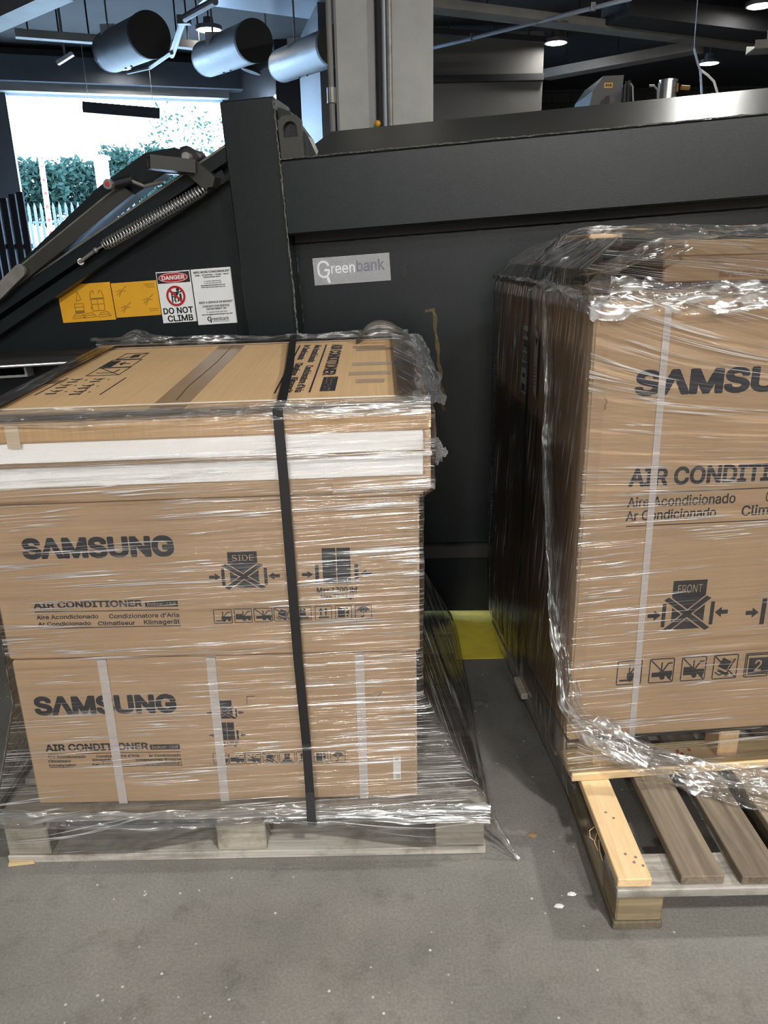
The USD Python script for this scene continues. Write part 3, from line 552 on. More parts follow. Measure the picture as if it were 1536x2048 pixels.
# spring with its hook rod
s0, s1 = np.array([-.899, -.10, 1.688]), np.array([-1.307, -.10, 1.530]); n_t = 36; t = np.linspace(0, 1, n_t*12)
ax = s1-s0; ax_ = ax/np.linalg.norm(ax); q1 = np.array([0, 1., 0]); q2 = np.cross(ax_, q1)
R = .0185*(1-.35*np.clip((.06-t)/.06, 0, 1)-.35*np.clip((t-.96)/.04, 0, 1))
obj('tension_spring', tube(s0+t[:, None]*ax+R[:, None]*(np.cos(t*n_t*2*np.pi)[:, None]*q1+np.sin(t*n_t*2*np.pi)[:, None]*q2), .0027, 7), 'zinc', baler, smooth=True)
obj('spring_hook', tube([s0+[.0, 0, 0], s0+[.015, 0, .006], s0+[.03, 0, .016], s0+[.036, .02, .022]], .0035, 8), 'zinc', baler)
obj('eye_bolt', [tube([s1+[.005, 0, .002], s1+[-.035, 0, -.014]], .004, 8), tube([s1+[-.03, 0, -.012], s1+[-.105, .01, -.048]], .0065, 10), trimesh.creation.icosphere(2, .010).apply_translation(s1+[-.03, 0, -.012]), tube([s1+[-.10, .01, -.046], s1+[-.125, .07, -.055]], .012, 10)], 'worn_steel', baler)
for (px, py) in ((271, 423), (291, 411)):
    u, w = bal(px, py, .06); b_ = trimesh.creation.cylinder(.008, .02, sections=6); b_.apply_transform(trimesh.transformations.rotation_matrix(math.pi/2, [1, 0, 0])); b_.apply_translation([u, -.065, w]); obj('bolt', b_, 'worn_steel', baler)
obj('latch_lever', prism(LineString([(-1.738, 1.392), (-1.625, 1.468)]).buffer(.022), -.135, -.118), 'worn_steel', baler, label='worn bare-steel latch lever')
sh = trimesh.creation.torus(.016, .005, major_sections=24, minor_sections=10); sh.apply_transform(trimesh.transformations.rotation_matrix(math.pi/2, [1, 0, 0])); sh.apply_translation([-1.758, -.14, 1.395]); obj('shackle', sh, 'zinc', baler)
for k in range(4):
    ck = trimesh.creation.torus(.012, .0035, major_sections=18, minor_sections=8); ck.apply_transform(trimesh.transformations.rotation_matrix(math.pi/2*(k % 2)+.3, [1, 0, 0])); ck.apply_translation([-1.742-.02*k+.02, -.145, 1.425-.006*k]); obj('chain_link', ck, 'zinc', baler)
# feed ledge low at the far left
obj('feed_ledge', cbox(-2.9, -1.0, -.22, 0, 1.132, 1.170, .006), 'black_rubber', baler)
obj('ledge_edge', tube([(-2.9, -.222, 1.140), (-1.0, -.222, 1.140)], .006, 8), 'zinc', baler)
u, w = bal(18, 735, .05); obj('green_label', BF(.05).mesh(rect(u-.3, w-.03, u+.06, w+.028)), 'leaf', baler, label='green label below the feed ledge')
obj('label_plate', cbox(u-.32, u+.07, -.0495, 0, w-.04, w+.035, .002), 'sign_white', baler)
# -- stickers on the side panel
def decal(name, label, x0, z0, x1, z1, mat, d=.0): return obj(name, cbox(x0, x1, -.003-d, -d, z0, z1), mat, baler, label=label)
D1 = BF(.003)
def ink(parent, name, g, mat, label=None, F_=D1, kind=None): return obj(name, F_.mesh(g), mat, parent, label=label, kind=kind)
y1 = decal('instruction_sticker', 'left yellow sticker of line drawings', -1.570, 1.268, -1.354, 1.406, 'sign_yellow')
L_ = []
cx, cz = -1.47, 1.345
L_ += [rect(cx-.042, cz-.045, cx-.004, cz-.035), line([(cx-.04, cz-.035), (cx-.04, cz-.01), (cx-.005, cz-.01), (cx-.005, cz-.035)], .002), line([(cx-.03, cz), (cx-.02, cz+.035), (cx-.01, cz+.005), (cx-.03, cz)], .002), line([(cx-.045, cz-.022), (cx, cz-.022)], .002)]
cx = -1.415
L_ += [line([(cx-.022, cz+.03), (cx-.027, cz+.012), (cx-.024, cz-.04), (cx+.024, cz-.04), (cx+.027, cz+.012), (cx+.022, cz+.03)], .0025), line([(cx-.024, cz+.004), (cx+.024, cz+.004)], .006), line([(cx-.024, cz-.016), (cx+.024, cz-.016)], .002), line([(cx, cz+.004), (cx, cz-.04)], .002), line([(cx-.022, cz+.03), (cx-.012, cz+.034), (cx-.01, cz+.022)], .002), line([(cx+.022, cz+.03), (cx+.012, cz+.034), (cx+.01, cz+.022)], .002)]
for k, cx in enumerate((-1.50, -1.455, -1.395)):
    L_ += [line([(cx-.028, 1.283), (cx-.015, 1.297), (cx+.012, 1.30), (cx+.026, 1.284), (cx-.028, 1.281)], .0018), line([(cx-.018, 1.290), (cx+.018, 1.291)], .0018)]
L_ += [line([(-1.443, 1.322), (-1.445, 1.312)], .003)]
ink(y1, 'line_drawing', unary_union(L_), 'sign_brown_ink', kind='stuff')
y2 = decal('instruction_sticker', 'right yellow sticker of line drawings', -1.350, 1.274, -1.1705, 1.400, 'sign_yellow')
L_ = []
for ox, oz in ((-1.325, 1.372), (-1.318, 1.312), (-1.225, 1.335)):
    L_ += [line([(ox-.008, oz-.016), (ox+.035, oz+.016)], .002), line([(ox-.008, oz-.004), (ox+.012, oz+.004)], .002), line([(ox, oz-.022), (ox+.012, oz-.004), (ox+.03, oz-.002)], .002)]
for k in range(3): L_ += [rect(-1.222+.006*k, 1.388-.006*k, -1.18, 1.3895-.006*k)]
for k in range(2): L_ += [rect(-1.215, 1.298-.007*k, -1.18, 1.2995-.007*k)]
ink(y2, 'line_drawing', unary_union(L_), 'sign_brown_ink', kind='stuff')
ds = decal('danger_sign', 'white warning sign with black header and red oval', -1.1675, 1.2425, -1.0355, 1.427, 'sign_white')
ink(ds, 'header', rect(-1.1645, 1.3855, -1.0385, 1.4235), 'sign_ink')
D2, D3 = BF(.0042), BF(.0054)
ov = affinity.scale(Point(-1.1015, 1.4045).buffer(1, 24), .0555, .0165); ink(ds, 'oval', ov.union(ov.buffer(.0018)), 'sign_red', F_=D2)
ink(ds, 'oval_ring', ov.buffer(.0004).difference(ov.buffer(-.0012)), 'sign_white', F_=D3)
ink(ds, 'lettering', fit(text_poly('DANGER', True, .01), -1.1455, -1.0575, 1.3970, 1.4125), 'sign_white', F_=D3)
cc = Point(-1.1015, 1.3385)
ink(ds, 'prohibition_ring', unary_union([cc.buffer(.037, 24).difference(cc.buffer(.029, 24)), line([(-1.1265, 1.3635), (-1.0765, 1.3135)], .008)]), 'sign_red', F_=D2)
man = unary_union([Point(-1.092, 1.3605).buffer(.006), line([(-1.093, 1.352), (-1.103, 1.338)], .011), line([(-1.095, 1.352), (-1.080, 1.352), (-1.078, 1.362)], .004), line([(-1.102, 1.338), (-1.092, 1.330), (-1.096, 1.318)], .005), line([(-1.104, 1.338), (-1.108, 1.325), (-1.104, 1.316)], .005), line([(-1.097, 1.350), (-1.108, 1.352), (-1.115, 1.346)], .004), line([(-1.117, 1.358), (-1.117, 1.316)], .005), line([(-1.117, 1.336), (-1.108, 1.336)], .004), rect(-1.088, 1.316, -1.080, 1.346)])
ink(ds, 'climbing_figure', man, 'sign_ink')
ink(ds, 'lettering', fit(text_poly('DO NOT', False, .035), -1.1600, -1.0430, 1.2745, 1.2975), 'sign_ink')
ink(ds, 'lettering', fit(text_poly('CLIMB', False, .035), -1.1470, -1.0470, 1.2465, 1.2695), 'sign_ink')
ss = decal('service_sign', 'white sticker of small service text', -1.031, 1.2275, -.8745, 1.4275, 'sign_white')
for txt, x0, x1, z0, z1 in (('NEED MORE CONSUMABLES?', -1.022, -.884, 1.4115, 1.4195), ('WIRE - STRAPPING - TWINE - BAGS', -1.018, -.888, 1.4020, 1.4070), ('ORDER MORE NOW', -.986, -.920, 1.3945, 1.3995),
        ('T: +44 (0) 1902 349 924', -.986, -.920, 1.3800, 1.3845), ('F: +44 (0) 1902 349 925', -.986, -.920, 1.3730, 1.3775), ('sales@greenbankgroup.net', -1.000, -.906, 1.3650, 1.3705), ('www.greenbankgroup.net', -1.000, -.906, 1.3585, 1.3635),
        ('NEED A SERVICE OR REPAIR?', -1.016, -.886, 1.3035, 1.3110), ('CONTACT OUR SERVICE', -1.004, -.900, 1.2895, 1.2970), ('DEPARTMENT ON', -.990, -.914, 1.2800, 1.2870), ('T: +44 (0) 1902 349 924', -.992, -.912, 1.2690, 1.2740), ('service@greenbankgroup.net', -1.012, -.892, 1.2600, 1.2665)):
    ink(ss, 'lettering', fit(text_poly(txt, True), x0, x1, z0, z1), 'sign_ink')
ink(ss, 'lettering', fit(text_poly('G', True), -.992, -.976, 1.2385, 1.2560).union(rect(-.981, 1.2325, -.977, 1.243)), 'sign_ink')
ink(ss, 'lettering', fit(text_poly('reenbank', False), -.974, -.908, 1.2405, 1.2535), 'sign_ink')
ink(ss, 'rule', rect(-.974, 1.2365, -.908, 1.2377), 'sign_ink')
lp_ = decal('logo_plate', 'silver reflective name plate', -.570, 1.340, -.291, 1.4345, 'logo_silver')
gg = text_poly('G', False); 
ink(lp_, 'lettering', fit(gg, -.556, -.510, 1.364, 1.424).union(line([(-.520, 1.366), (-.514, 1.346)], .010)), 'logo_white')
ink(lp_, 'lettering', fit(text_poly('reen', False, .01), -.505, -.418, 1.376, 1.404), 'logo_white')
ink(lp_, 'lettering', fit(text_poly('bank', False, .02), -.412, -.310, 1.377, 1.417), 'logo_grey')
ink(baler, 'smudge', unary_union([affinity.rotate(rect(-.250, 1.352+.014*k, -.232, 1.360+.014*k), 40) for k in range(3)]), 'black_rubber', F_=BF(0))
sc_ = [(-.150+.002*math.sin(z*90)+.02*(1.23-z)/.37, z) for z in np.linspace(1.225, .86, 24)]
ink(baler, 'scuff_mark', Polygon(sc_+[(x+.012+.004*math.sin(z*70), z) for x, z in sc_[::-1]]), 'rust_scuff', label='vertical rusty scuff', F_=BF(0))
ink(baler, 'scuff_mark', affinity.rotate(rect(-.175, 1.222, -.138, 1.232), 6), 'rust_scuff', F_=BF(.001))

# ================================================================== left pallet and its load
lpal = thing('wooden_pallet', 'weathered grey wooden pallet under the left stack of cartons', 'pallet')
PX0, PX1 = -.952, .235
for k, (a, b) in enumerate(((1.552, 1.662), (1.69, 1.832), (1.848, 1.972), (1.993, 2.104), (2.148, 2.27), (2.30, 2.42), (2.44, 2.56))):
    obj('deck_board', cbox(PX0+.003*(k % 2), PX1-.004*(k % 3), a, b, .122, .144, .002), 'wood_grey_x', lpal)
for x0, x1 in ((PX0+.003, PX0+.10), (-.425, -.315), (PX1-.105, PX1-.003)): obj('stringer_board', cbox(x0, x1, 1.556, 2.556, .100, .122, .002), 'wood_grey_y', lpal)
for x0, x1 in ((PX0+.003, PX0+.108), (-.430, -.308), (PX1-.125, PX1-.004)):
    for y0 in (1.556, 2.0, 2.456): obj('block', cbox(x0, x1, y0, y0+.10, .022, .100, .003), 'wood_block', lpal)
for y0 in (1.552, 1.998, 2.452): obj('base_board', cbox(PX0, PX1, y0, y0+.105, .0, .022, .002), 'wood_grey_x', lpal)
oc = thing('wood_offcut', 'small pale wood offcut on the floor under the left pallet corner', 'wood piece')
obj('chip', trimesh.Trimesh(*hull([(-.948, 1.540, .001), (-.886, 1.548, .001), (-.886, 1.62, .001), (-.948, 1.62, .001), (-.946, 1.541, .011), (-.888, 1.549, .008), (-.888, 1.61, .008), (-.946, 1.61, .011)]), process=False), 'wood_new_x', oc)

YF = 1.588
def fx(px, py, y=YF): p = ony(px, py, y); return float(p[0]), float(p[2])
FL = Face((0, YF, 0), (1, 0, 0), (0, 0, 1), (0, -1, 0))
def pxfit(g, a, b): (x0, z0), (x1, z1) = fx(*a), fx(*b); return fit(g, x0, x1, z0, z1)
def pxtext(par, s, a, b, bold=True, heavy=0., name='lettering', lam=False): return obj(name, FL.mesh(pxfit(lam_text(s, heavy) if lam else text_poly(s, bold, heavy), a, b)), 'carton_ink', par)
def pxline(par, a, b, w=.0016): return obj('printed_rule', FL.mesh(line([fx(*a), fx(*b)], w)), 'carton_ink', par)
def knockout(par, s, a, b):
    (x0, z0), (x1, z1) = fx(*a), fx(*b); g = rect(x0, z0, x1, z1)
    return obj('printed_badge', FL.mesh(g.difference(fit(text_poly(s, True), x0+.004, x1-.004, z0+(z1-z0)*.2, z1-(z1-z0)*.18))), 'carton_ink', par)
ICONS = ['hand_truck', 'fork_box', 'no_fork', 'no_tilt', 'stack', 'up', 'keep_heat', 'umbrella']
def icons(par, cols, yl, yr, h):
    for k, (a, b) in enumerate(cols):
        f_ = k/(len(cols)-1); yb = yl+(yr-yl)*f_; (x0, z0), (x1, z1) = fx(a, yb), fx(b, yb-h)
        obj('handling_symbol', FL.mesh(pictogram(ICONS[k], x0, z0, x1-x0, z1-z0)), 'carton_ink', par)
def carton(name, label, x0, x1, y0, y1, z0, z1, mat='carton', seams=True, fold=.04, group=None, slope=0.):
    t = thing(name, label, 'cardboard box', group=group)
    b_ = cbox(x0, x1, y0, y1, z0, z1, .005)
    if slope: v_ = np.array(b_.vertices); v_[:, 2] += np.where(v_[:, 2] > z1-.02, slope*(v_[:, 0]-.094), 0); b_ = trimesh.Trimesh(v_, b_.faces, process=False)
    obj('body', b_, mat, t)
    if seams:
        obj('glued_flap', cbox(x1-fold, x1-.004, y0-.0012, y0, z0+.006, z1-.004), 'carton_fold', t)
    return t
cl = carton('air_conditioner_carton', 'bottom brown air conditioner carton with three white straps, on the left pallet', -.868, .068, YF, 2.55, .146, .546)
cu = carton('air_conditioner_carton', 'brown air conditioner carton with SIDE clamp symbol, second up on the left pallet', -.872, .076, YF, 2.55, .549, .935, fold=.036, slope=.0145)
pxtext(cu, 'SAMSUNG', (48, 1119), (345, 1070), heavy=.045, name='printed_logo', lam=True)
pxtext(cu, 'AIR CONDITIONER', (68, 1217), (283, 1199.5), heavy=.02); knockout(cu, 'Indoor-Unit', (291, 1214), (355, 1201))
pxline(cu, (70, 1224), (358, 1219)); pxline(cu, (79, 1257), (362, 1251))
for s_, a, b in (('Aire Acondicionado', (74, 1239), (196, 1228)), ("Condizionatore d'Aria", (219, 1237), (358, 1225)), ('Ar Condicionado', (77, 1252), (181, 1242)), ('Climatiseur', (197, 1251), (270, 1241)), ('Klimager\u00e4t', (289, 1251), (359, 1238))): pxtext(cu, s_, a, b, bold=False, heavy=.015)
(x0, z0), (x1, z1) = fx(420, 1178), fx(557, 1100); obj('clamp_symbol', FL.mesh(clamp_no('SIDE', x0, z0, x1-x0, z1-z0)), 'carton_ink', cu)
(x0, z0), (x1, z1) = fx(605, 1168), fx(742, 1094); obj('clamp_symbol', FL.mesh(clamp_ok(x0, z0, x1-x0, z1-z0)), 'carton_ink', cu)
pxtext(cu, 'Max 1700 lbf', (634, 1186), (715, 1173)); pxtext(cu, 'Max 770 kgf', (642, 1200), (708, 1188))
icons(cu, ((428, 464), (469, 504), (508, 545), (548, 585), (589, 623), (630, 664), (670, 704), (710, 744)), 1247.5, 1238, 30)
pxtext(cl, 'SAMSUNG', (72, 1431), (350, 1387), heavy=.045, name='printed_logo', lam=True)
pxtext(cl, 'AIR CONDITIONER', (92, 1503), (295, 1484.5), heavy=.02); knockout(cl, 'Indoor-Unit', (301, 1499), (359, 1488))
pxline(cl, (97, 1508), (361, 1503), .0012); pxline(cl, (99, 1535), (365, 1530), .0012)
for s_, a, b in (('Aire Acondicionado', (96, 1517), (171, 1510)), ("Condizionatore d'Aria", (193, 1515), (278, 1508)), ('Ar Condicionado', (298, 1514), (361, 1507)), ('Climatiseur', (97, 1525), (142, 1519)), ('Klimager\u00e4t', (186, 1524), (221, 1516)), ('\u041a\u043e\u043d\u0434\u0438\u0446\u0438\u043e\u043d\u0435\u0440 \u0412\u043e\u0437\u0434\u0443\u0445\u0430', (272, 1523), (362, 1515)),
        ('Klimatyzator', (99, 1534), (152, 1527)), ('Aer conditionat', (184, 1531), (259, 1525)), ('Havo konditsioneri', (288, 1530), (363, 1523))): pxtext(cl, s_, a, b, bold=False, heavy=.015)
(x0, z0), (x1, z1) = fx(415, 1438), fx(485, 1399); obj('clamp_symbol', FL.mesh(clamp_no('', x0, z0, x1-x0, z1-z0)), 'carton_ink', cl)
(x0, z0), (x1, z1) = fx(420, 1480), fx(489, 1444); obj('clamp_symbol', FL.mesh(clamp_ok(x0, z0, x1-x0, z1-z0)), 'carton_ink', cl)
pxtext(cl, 'Max 1700 lbf', (441, 1488), (477, 1481)); pxtext(cl, 'Max 770 kgf', (445, 1494), (474, 1489))
icons(cl, ((427, 457), (459, 489), (491, 522), (526, 556), (559, 590), (593, 623), (628, 656), (661, 691)), 1529.5, 1525, 24.5)
for a, b, c in (((494, 1408), (494, 1393), (510, 1392)), ((735, 1388), (763, 1384), (752, 1398))): obj('corner_mark', FL.mesh(line([fx(*a), fx(*b), fx(*c)], .0012)), 'carton_ink', cl)
(x0, z0), (x1, z1) = fx(787, 1558), fx(803, 1513); lb = obj('paper_label', FL.mesh(rect(x0, z0, x1, z1), thick=.0005), 'label_white', cl, label='narrow white barcode label')
obj('bar_code', FL.mesh(unary_union([rect(x0+.0055, z0+.002+.0028*k, x1-.0035, z0+.003+.0028*k) for k in range(5)]+[rect(x0+.004+.002*k, z1-.010, x0+.005+.002*k, z1-.004) for k in range(5)]), lift=.001), 'worn_steel', lb)
for px in ((202, 1323, 248, 1597), (424, 1321, 448, 1596), (719, 1308, 728, 1590)):
    xa = (fx(px[0], px[1])[0]+fx(px[2], px[3])[0])/2; w = .0105
    obj('strap', [cbox(xa-w, xa+w, YF-.0022, YF-.0012, .146, .5475), cbox(xa-w, xa+w, YF-.0022, 2.5515, .5465, .5478), cbox(xa-w, xa+w, 2.5505, 2.5518, .146, .5475)], 'white_strap', cl, label='white plastic strap')
# -- two shallow foam-lined trays on top, sagging a little to the left and front
TX, TY, Z0, ZT = .0145, .047, .936, 1.113
def sag(m, x_=.094):
    v = np.array(m.vertices); k = np.clip((v[:, 2]-Z0)/(ZT-Z0), 0, 1.2)
    v[:, 2] += TX*(v[:, 0]-x_)+TY*(v[:, 1]-1.585)*k
    return trimesh.Trimesh(v, m.faces, process=False)
def top_at(px, py):
    n = np.array([-TX, -TY, 1.]); return onp(px, py, (.094, 1.585, ZT), n/np.linalg.norm(n))
def spart(par, name, m, mat, label=None): return obj(name, sag(m), mat, par, label=label)
t2 = thing('foam_lined_tray', 'lower of two shallow cartons with a bare white foam side, left stack', 'cardboard box')
t1 = thing('foam_lined_tray', 'topmost flat carton of the left stack, white foam side and printed brown lid', 'cardboard box')
spart(t2, 'band', cbox(-.915, .100, 1.586, 2.56, .9375, .971, .003), 'carton_fold'); spart(t2, 'foam', cbox(-.912, .086, 1.591, 2.55, .9715, 1.0165, .002), 'foam', 'bare white foam side')
spart(t2, 'end_panel', cbox(.0865, .1015, 1.587, 2.56, .9395, 1.0165, .003), 'carton'); spart(t2, 'top_sheet', cbox(-.914, .098, 1.589, 2.56, 1.0168, 1.0192, .0), 'carton_dark')
(x0, z0), (x1, z1) = fx(665, 994), fx(846, 957); spart(t2, 'loose_flap', cbox(x0, x1, 1.578, 1.5855, z0+.004, z1, .002), 'carton', 'loose cardboard flap')
spart(t1, 'base_sheet', cbox(-.914, .099, 1.588, 2.56, 1.0205, 1.0255, .0), 'carton_dark'); spart(t1, 'foam', cbox(-.912, .086, 1.591, 2.55, 1.0258, 1.0708, .002), 'foam', 'bare white foam side')
spart(t1, 'end_panel', cbox(.0865, .1015, 1.587, 2.56, 1.0205, 1.0708, .003), 'carton')
spart(t1, 'lid', cbox(-.916, .102, 1.583, 2.562, 1.0710, 1.113, .005), 'carton_top')
TF = Face((0, 0, ZT+.0002), (1, 0, 0), (0, 1, 0), (0, 0, 1))        # print on the lid, sheared with it
def lid(par, name, g, mat, lift=.0004, thick=.0006, label=None): return obj(name, sag(TF.mesh(g, lift, thick)), mat, par, label=label)
def tp2(px, py): p = top_at(px, py); return float(p[0]), float(p[1])
def turned(g): return affinity.rotate(g, -90, origin=(0, 0))        # reads towards the front edge
def lidtext(s, px_a, px_b, wdt, bold, heavy=0.):
    """s runs from the back (px_a) to the front (px_b); letters are wdt tall towards +x"""
    (xa, ya), (xb, yb) = tp2(*px_a), tp2(*px_b); x = (xa+xb)/2
    return fit(turned(text_poly(s, bold, heavy)), x, x+wdt, yb, ya)
lid(t1, 'lettering', lidtext('AIR CONDITIONER', (665, 690), (643, 751), .034, True, .0), 'carton_ink')
(xa, ya), (xb, yb) = tp2(648, 755), tp2(637, 783); bx = rect(xa, ya, xa+.036, yb)
lid(t1, 'printed_badge', bx.difference(fit(turned(text_poly('Indoor-unit', True)), xa+.007, xa+.029, min(ya, yb)+.006, max(ya, yb)-.006)), 'carton_ink')
for (a, b) in (((653, 690), (619, 785)), ((600, 692), (549, 787))): lid(t1, 'printed_rule', line([tp2(*a), tp2(*b)], .004), 'carton_ink')
lid(t1, 'lettering', lidtext('Aire Acondicionado', (630, 691), (615, 725), .021, False, .0), 'carton_ink'); lid(t1, 'lettering', lidtext("Condizionatore d'Aria", (611, 732), (590, 785), .021, False, .0), 'carton_ink')
lid(t1, 'lettering', lidtext('Ar Condicionado', (609, 691), (594, 720), .021, False, .0), 'carton_ink'); lid(t1, 'lettering', lidtext('Climatiseur', (590, 727), (581, 752), .021, False, .0), 'carton_ink'); lid(t1, 'lettering', lidtext('Klimager\u00e4t', (579, 756), (568, 786), .021, False, .0), 'carton_ink')
# pictograms at the left of the lid, turned the same way
for k, (a, b) in enumerate((((252, 708), (288, 718)), ((225, 721), (268, 735)), ((200, 736), (247, 750)))):
    (xa, ya), (xb, yb) = tp2(*a), tp2(*b); x0, x1, y0, y1 = min(xa, xb), max(xa, xb)-.012, min(ya, yb), max(ya, yb); w_, h_ = x1-x0, y1-y0
    g_ = [rect(x0, y0, x1, y1).difference(rect(x0+.002, y0+.003, x1-.002, y1-.003))]
    g_ += [[line([(x0, y0), (x1, y1)], .002), Polygon([(x0+w_*.5, y0+h_*.2), (x0+w_*.8, y0+h_*.35), (x0+w_*.72, y0+h_*.8), (x0+w_*.45, y0+h_*.7)])], [rect(x0+.004, y0+h_*.15, x0+w_*.35, y1-h_*.15), Polygon([(x0+w_*.45, y0+h_*.5), (x0+w_*.6, y0+h_*.3), (x0+w_*.6, y0+h_*.7)]), line([(x0+w_*.6, y0+h_*.5), (x0+w_*.8, y0+h_*.5)], .004)], [line([(x0, y1), (x1, y0)], .002), line([(x0+w_*.2, y0+h_*.3), (x0+w_*.7, y0+h_*.3), (x0+w_*.75, y0+h_*.7)], .003)]][k]
    lid(t1, 'handling_symbol', unary_union(g_), 'carton_ink')
G_ = [line([tp2(135, 757), tp2(70, 791)], .003), line([tp2(252, 756), tp2(200, 790)], .003), line([tp2(188, 768), tp2(158, 790)], .002)]
rng = np.random.default_rng(5)
for (px, py) in ((150, 762), (195, 761), (128, 773), (172, 774), (108, 785), (155, 786)):
    x, y = tp2(px, py); G_ += [affinity.rotate(rect(x-.014, y-.02, x+.012, y-.012), 12), line([(x-.016, y+.02), (x, y+.006), (x+.014, y+.02)], .002), Point(x+.004, y+.012).buffer(.006).difference(Point(x+.004, y+.012).buffer(.004)), line([(x+.026, y), (x+.030, y+.006)], .002)]
lid(t1, 'instruction_drawing', unary_union(G_), 'carton_ink')
(xa, ya), (xb, yb) = tp2(412, 742), tp2(412, 742); tw = .040
lid(t1, 'brown_tape', rect(xa-tw, 1.588, xa+tw, 2.555), 'brown_tape', thick=.0005, label='wide brown parcel tape')
lid(t1, 'tape_split', line([(xa+.002, 2.5), (xa+.006, 2.2), (xa-.002, 1.9), (xa+.004, 1.75)], .002), 'sign_ink', lift=.001, thick=.0002)
for px, py, wpx in ((740, 695, 34), (752, 700, 40), (752, 729, 48), (742, 748, 44), (742, 763, 30)):
    (x0, y0), (x1, _) = tp2(px-wpx, py), tp2(px+wpx*.9, py); lid(t1, 'tape_tab', affinity.rotate(rect(x0, y0-.020, x1, y0+.020), rng.uniform(-2, 2)), 'brown_tape', thick=.0004)
for px in (160, 230, 283, 380, 460): x, _ = tp2(px, 830); lid(t1, 'tape_tab', affinity.rotate(rect(x-.028, 1.590, x+.028, 1.655), rng.uniform(-4, 4)), 'brown_tape', thick=.0004)
x, y = tp2(70, 766); lid(t1, 'tape_tab', rect(max(x-.2, -.912), y-.02, x+.075, y+.02), 'brown_tape', thick=.0004)
for py in (690, 805):
    x, y = tp2(460, py); lid(t1, 'strap', rect(-.915, y-.0055, .10, y+.0055), 'white_line', lift=.0012, thick=.001, label='thin pale strap across the lid')
x0 = fx(27, 870)[0]; spart(t1, 'clear_tape', cbox(x0-.014, x0+.014, 1.5822, 1.5829, 1.062, 1.112), 'clear_tape', 'strip of clear tape')
# -- black strap round the whole load
bs = thing('black_strap', 'black plastic strap tied round the whole left stack', 'strap')
xs0, xs1 = -.213, -.189
front = np.array([(xs0, 1.5665, 1.122), (xs0+.004, 1.5665, .95), (-.203, 1.566, .55), (-.195, 1.562, .32), (-.192, 1.544, .2), (xs1, 1.524, .135), (xs1, 1.530, .116), (-.188, 1.60, .108)])
topp = np.array([(-.282, 2.575, 1.172), (-.240, 2.05, 1.140), (-.215, 1.66, 1.124), (xs0, 1.575, 1.124), (xs0, 1.5665, 1.119)])
def ribbon(P, w, wd, th):
    P = np.asarray(P, float); T = np.gradient(P, axis=0); T /= np.linalg.norm(T, axis=1)[:, None]; W = np.asarray(wd, float)
    N = np.cross(T, W); N /= np.linalg.norm(N, axis=1)[:, None]; n = len(P); V = np.vstack([P-W*w/2, P+W*w/2, P-W*w/2+N*th, P+W*w/2+N*th]); Fc = []
    for i in range(n-1):
        for a, b in ((0, 1), (3, 2), (2, 0), (1, 3)): Fc += [[a*n+i, b*n+i, b*n+i+1], [a*n+i, b*n+i+1, a*n+i+1]]
    m = trimesh.Trimesh(V, Fc, process=False); return m
obj('strap_run', ribbon(front, .021, (1, 0, 0), .0012), 'black_strap', bs); obj('strap_run', ribbon(topp, .021, (1, 0, 0), .0012), 'black_strap', bs)

# ================================================================== right pallet and its load
rpal = thing('wooden_pallet', 'wooden pallet at right with one fresh pale plank among weathered ones', 'pallet')
RY0, RY1 = 1.313, 2.513
for k, (a, b) in enumerate(((.484, .557), (.621, .714), (.750, .842), (.880, .970), (1.005, 1.095), (1.13, 1.22), (1.26, 1.35), (1.39, 1.48))):
    obj('deck_board', cbox(a, b, RY0+.004*(k % 2), RY1, .122, .144, .002), 'wood_new_y' if k == 0 else 'wood_grey_y', rpal, label='fresh pale plank' if k == 0 else None)
for y0 in (1.305, 1.86, 2.41): obj('stringer_board', cbox(.482, 1.482, y0, y0+.105, .100, .122, .002), 'wood_grey_x', rpal)
for x0, x1 in ((.488, .590), (.930, 1.030), (1.38, 1.478)):
    for y0 in (1.318, 1.86, 2.41): obj('block', cbox(x0, x1, y0, y0+.100 if y0 < 1.5 else y0+.14, .022, .100, .004), 'wood_block_y', rpal)
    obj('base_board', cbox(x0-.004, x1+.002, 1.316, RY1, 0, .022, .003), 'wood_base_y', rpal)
ky = [(.515, 1.52), (.528, 1.50), (.533, 1.36), (.541, 1.375), (.521, 1.385), (.549, 1.35)]
for x, y in ky: obj('nail_head', trimesh.creation.cylinder(.0032, .0012, sections=10).apply_translation((x, y, .1445)), 'worn_steel', rpal)
spn = [[(.484, 1.50, .120), (.470, 1.49, .118), (.468, 1.475, .112), (.476, 1.468, .108)], [(.484, 1.48, .119), (.473, 1.455, .114), (.478, 1.44, .104)], [(.484, 1.46, .118), (.479, 1.43, .11), (.482, 1.415, .098)]]
for s_ in spn: obj('splinter', tube(s_, .0010, 5), 'wood_new_y', rpal)

RYAW = 4.4; ca, sa = math.cos(math.radians(RYAW)), math.sin(math.radians(RYAW))
RO = np.array([.447, 1.652, 0.]); RX, RYV = np.array([ca, sa, 0]), np.array([-sa, ca, 0])
RM = Gf.Matrix4d(*RX, 0, *RYV, 0, 0, 0, 1, 0, *RO, 1)
def rfront(px, py, y=0.): p = onp(px, py, RO+RYV*y, -RYV)-RO; return float(p@RX), float(p[2])
def rleft(px, py, x=0.): p = onp(px, py, RO+RX*x, -RX)-RO; return float(p@RYV), float(p[2])
def rthing(name, label, cat, **k): return thing(name, label, cat, matrix=RM, **k)
sk = rthing('wooden_skid', 'low skid of pale new wood on the right pallet, under the cartons', 'skid')
obj('base_board', cbox(.012, 1.02, -.020, .085, .1445, .166, .002), 'wood_new_x', sk)
obj('base_board', cbox(.012, 1.02, .40, .50, .1445, .166, .002), 'wood_new_x', sk); obj('base_board', cbox(.012, 1.02, .78, .86, .1445, .166, .002), 'wood_new_x', sk)
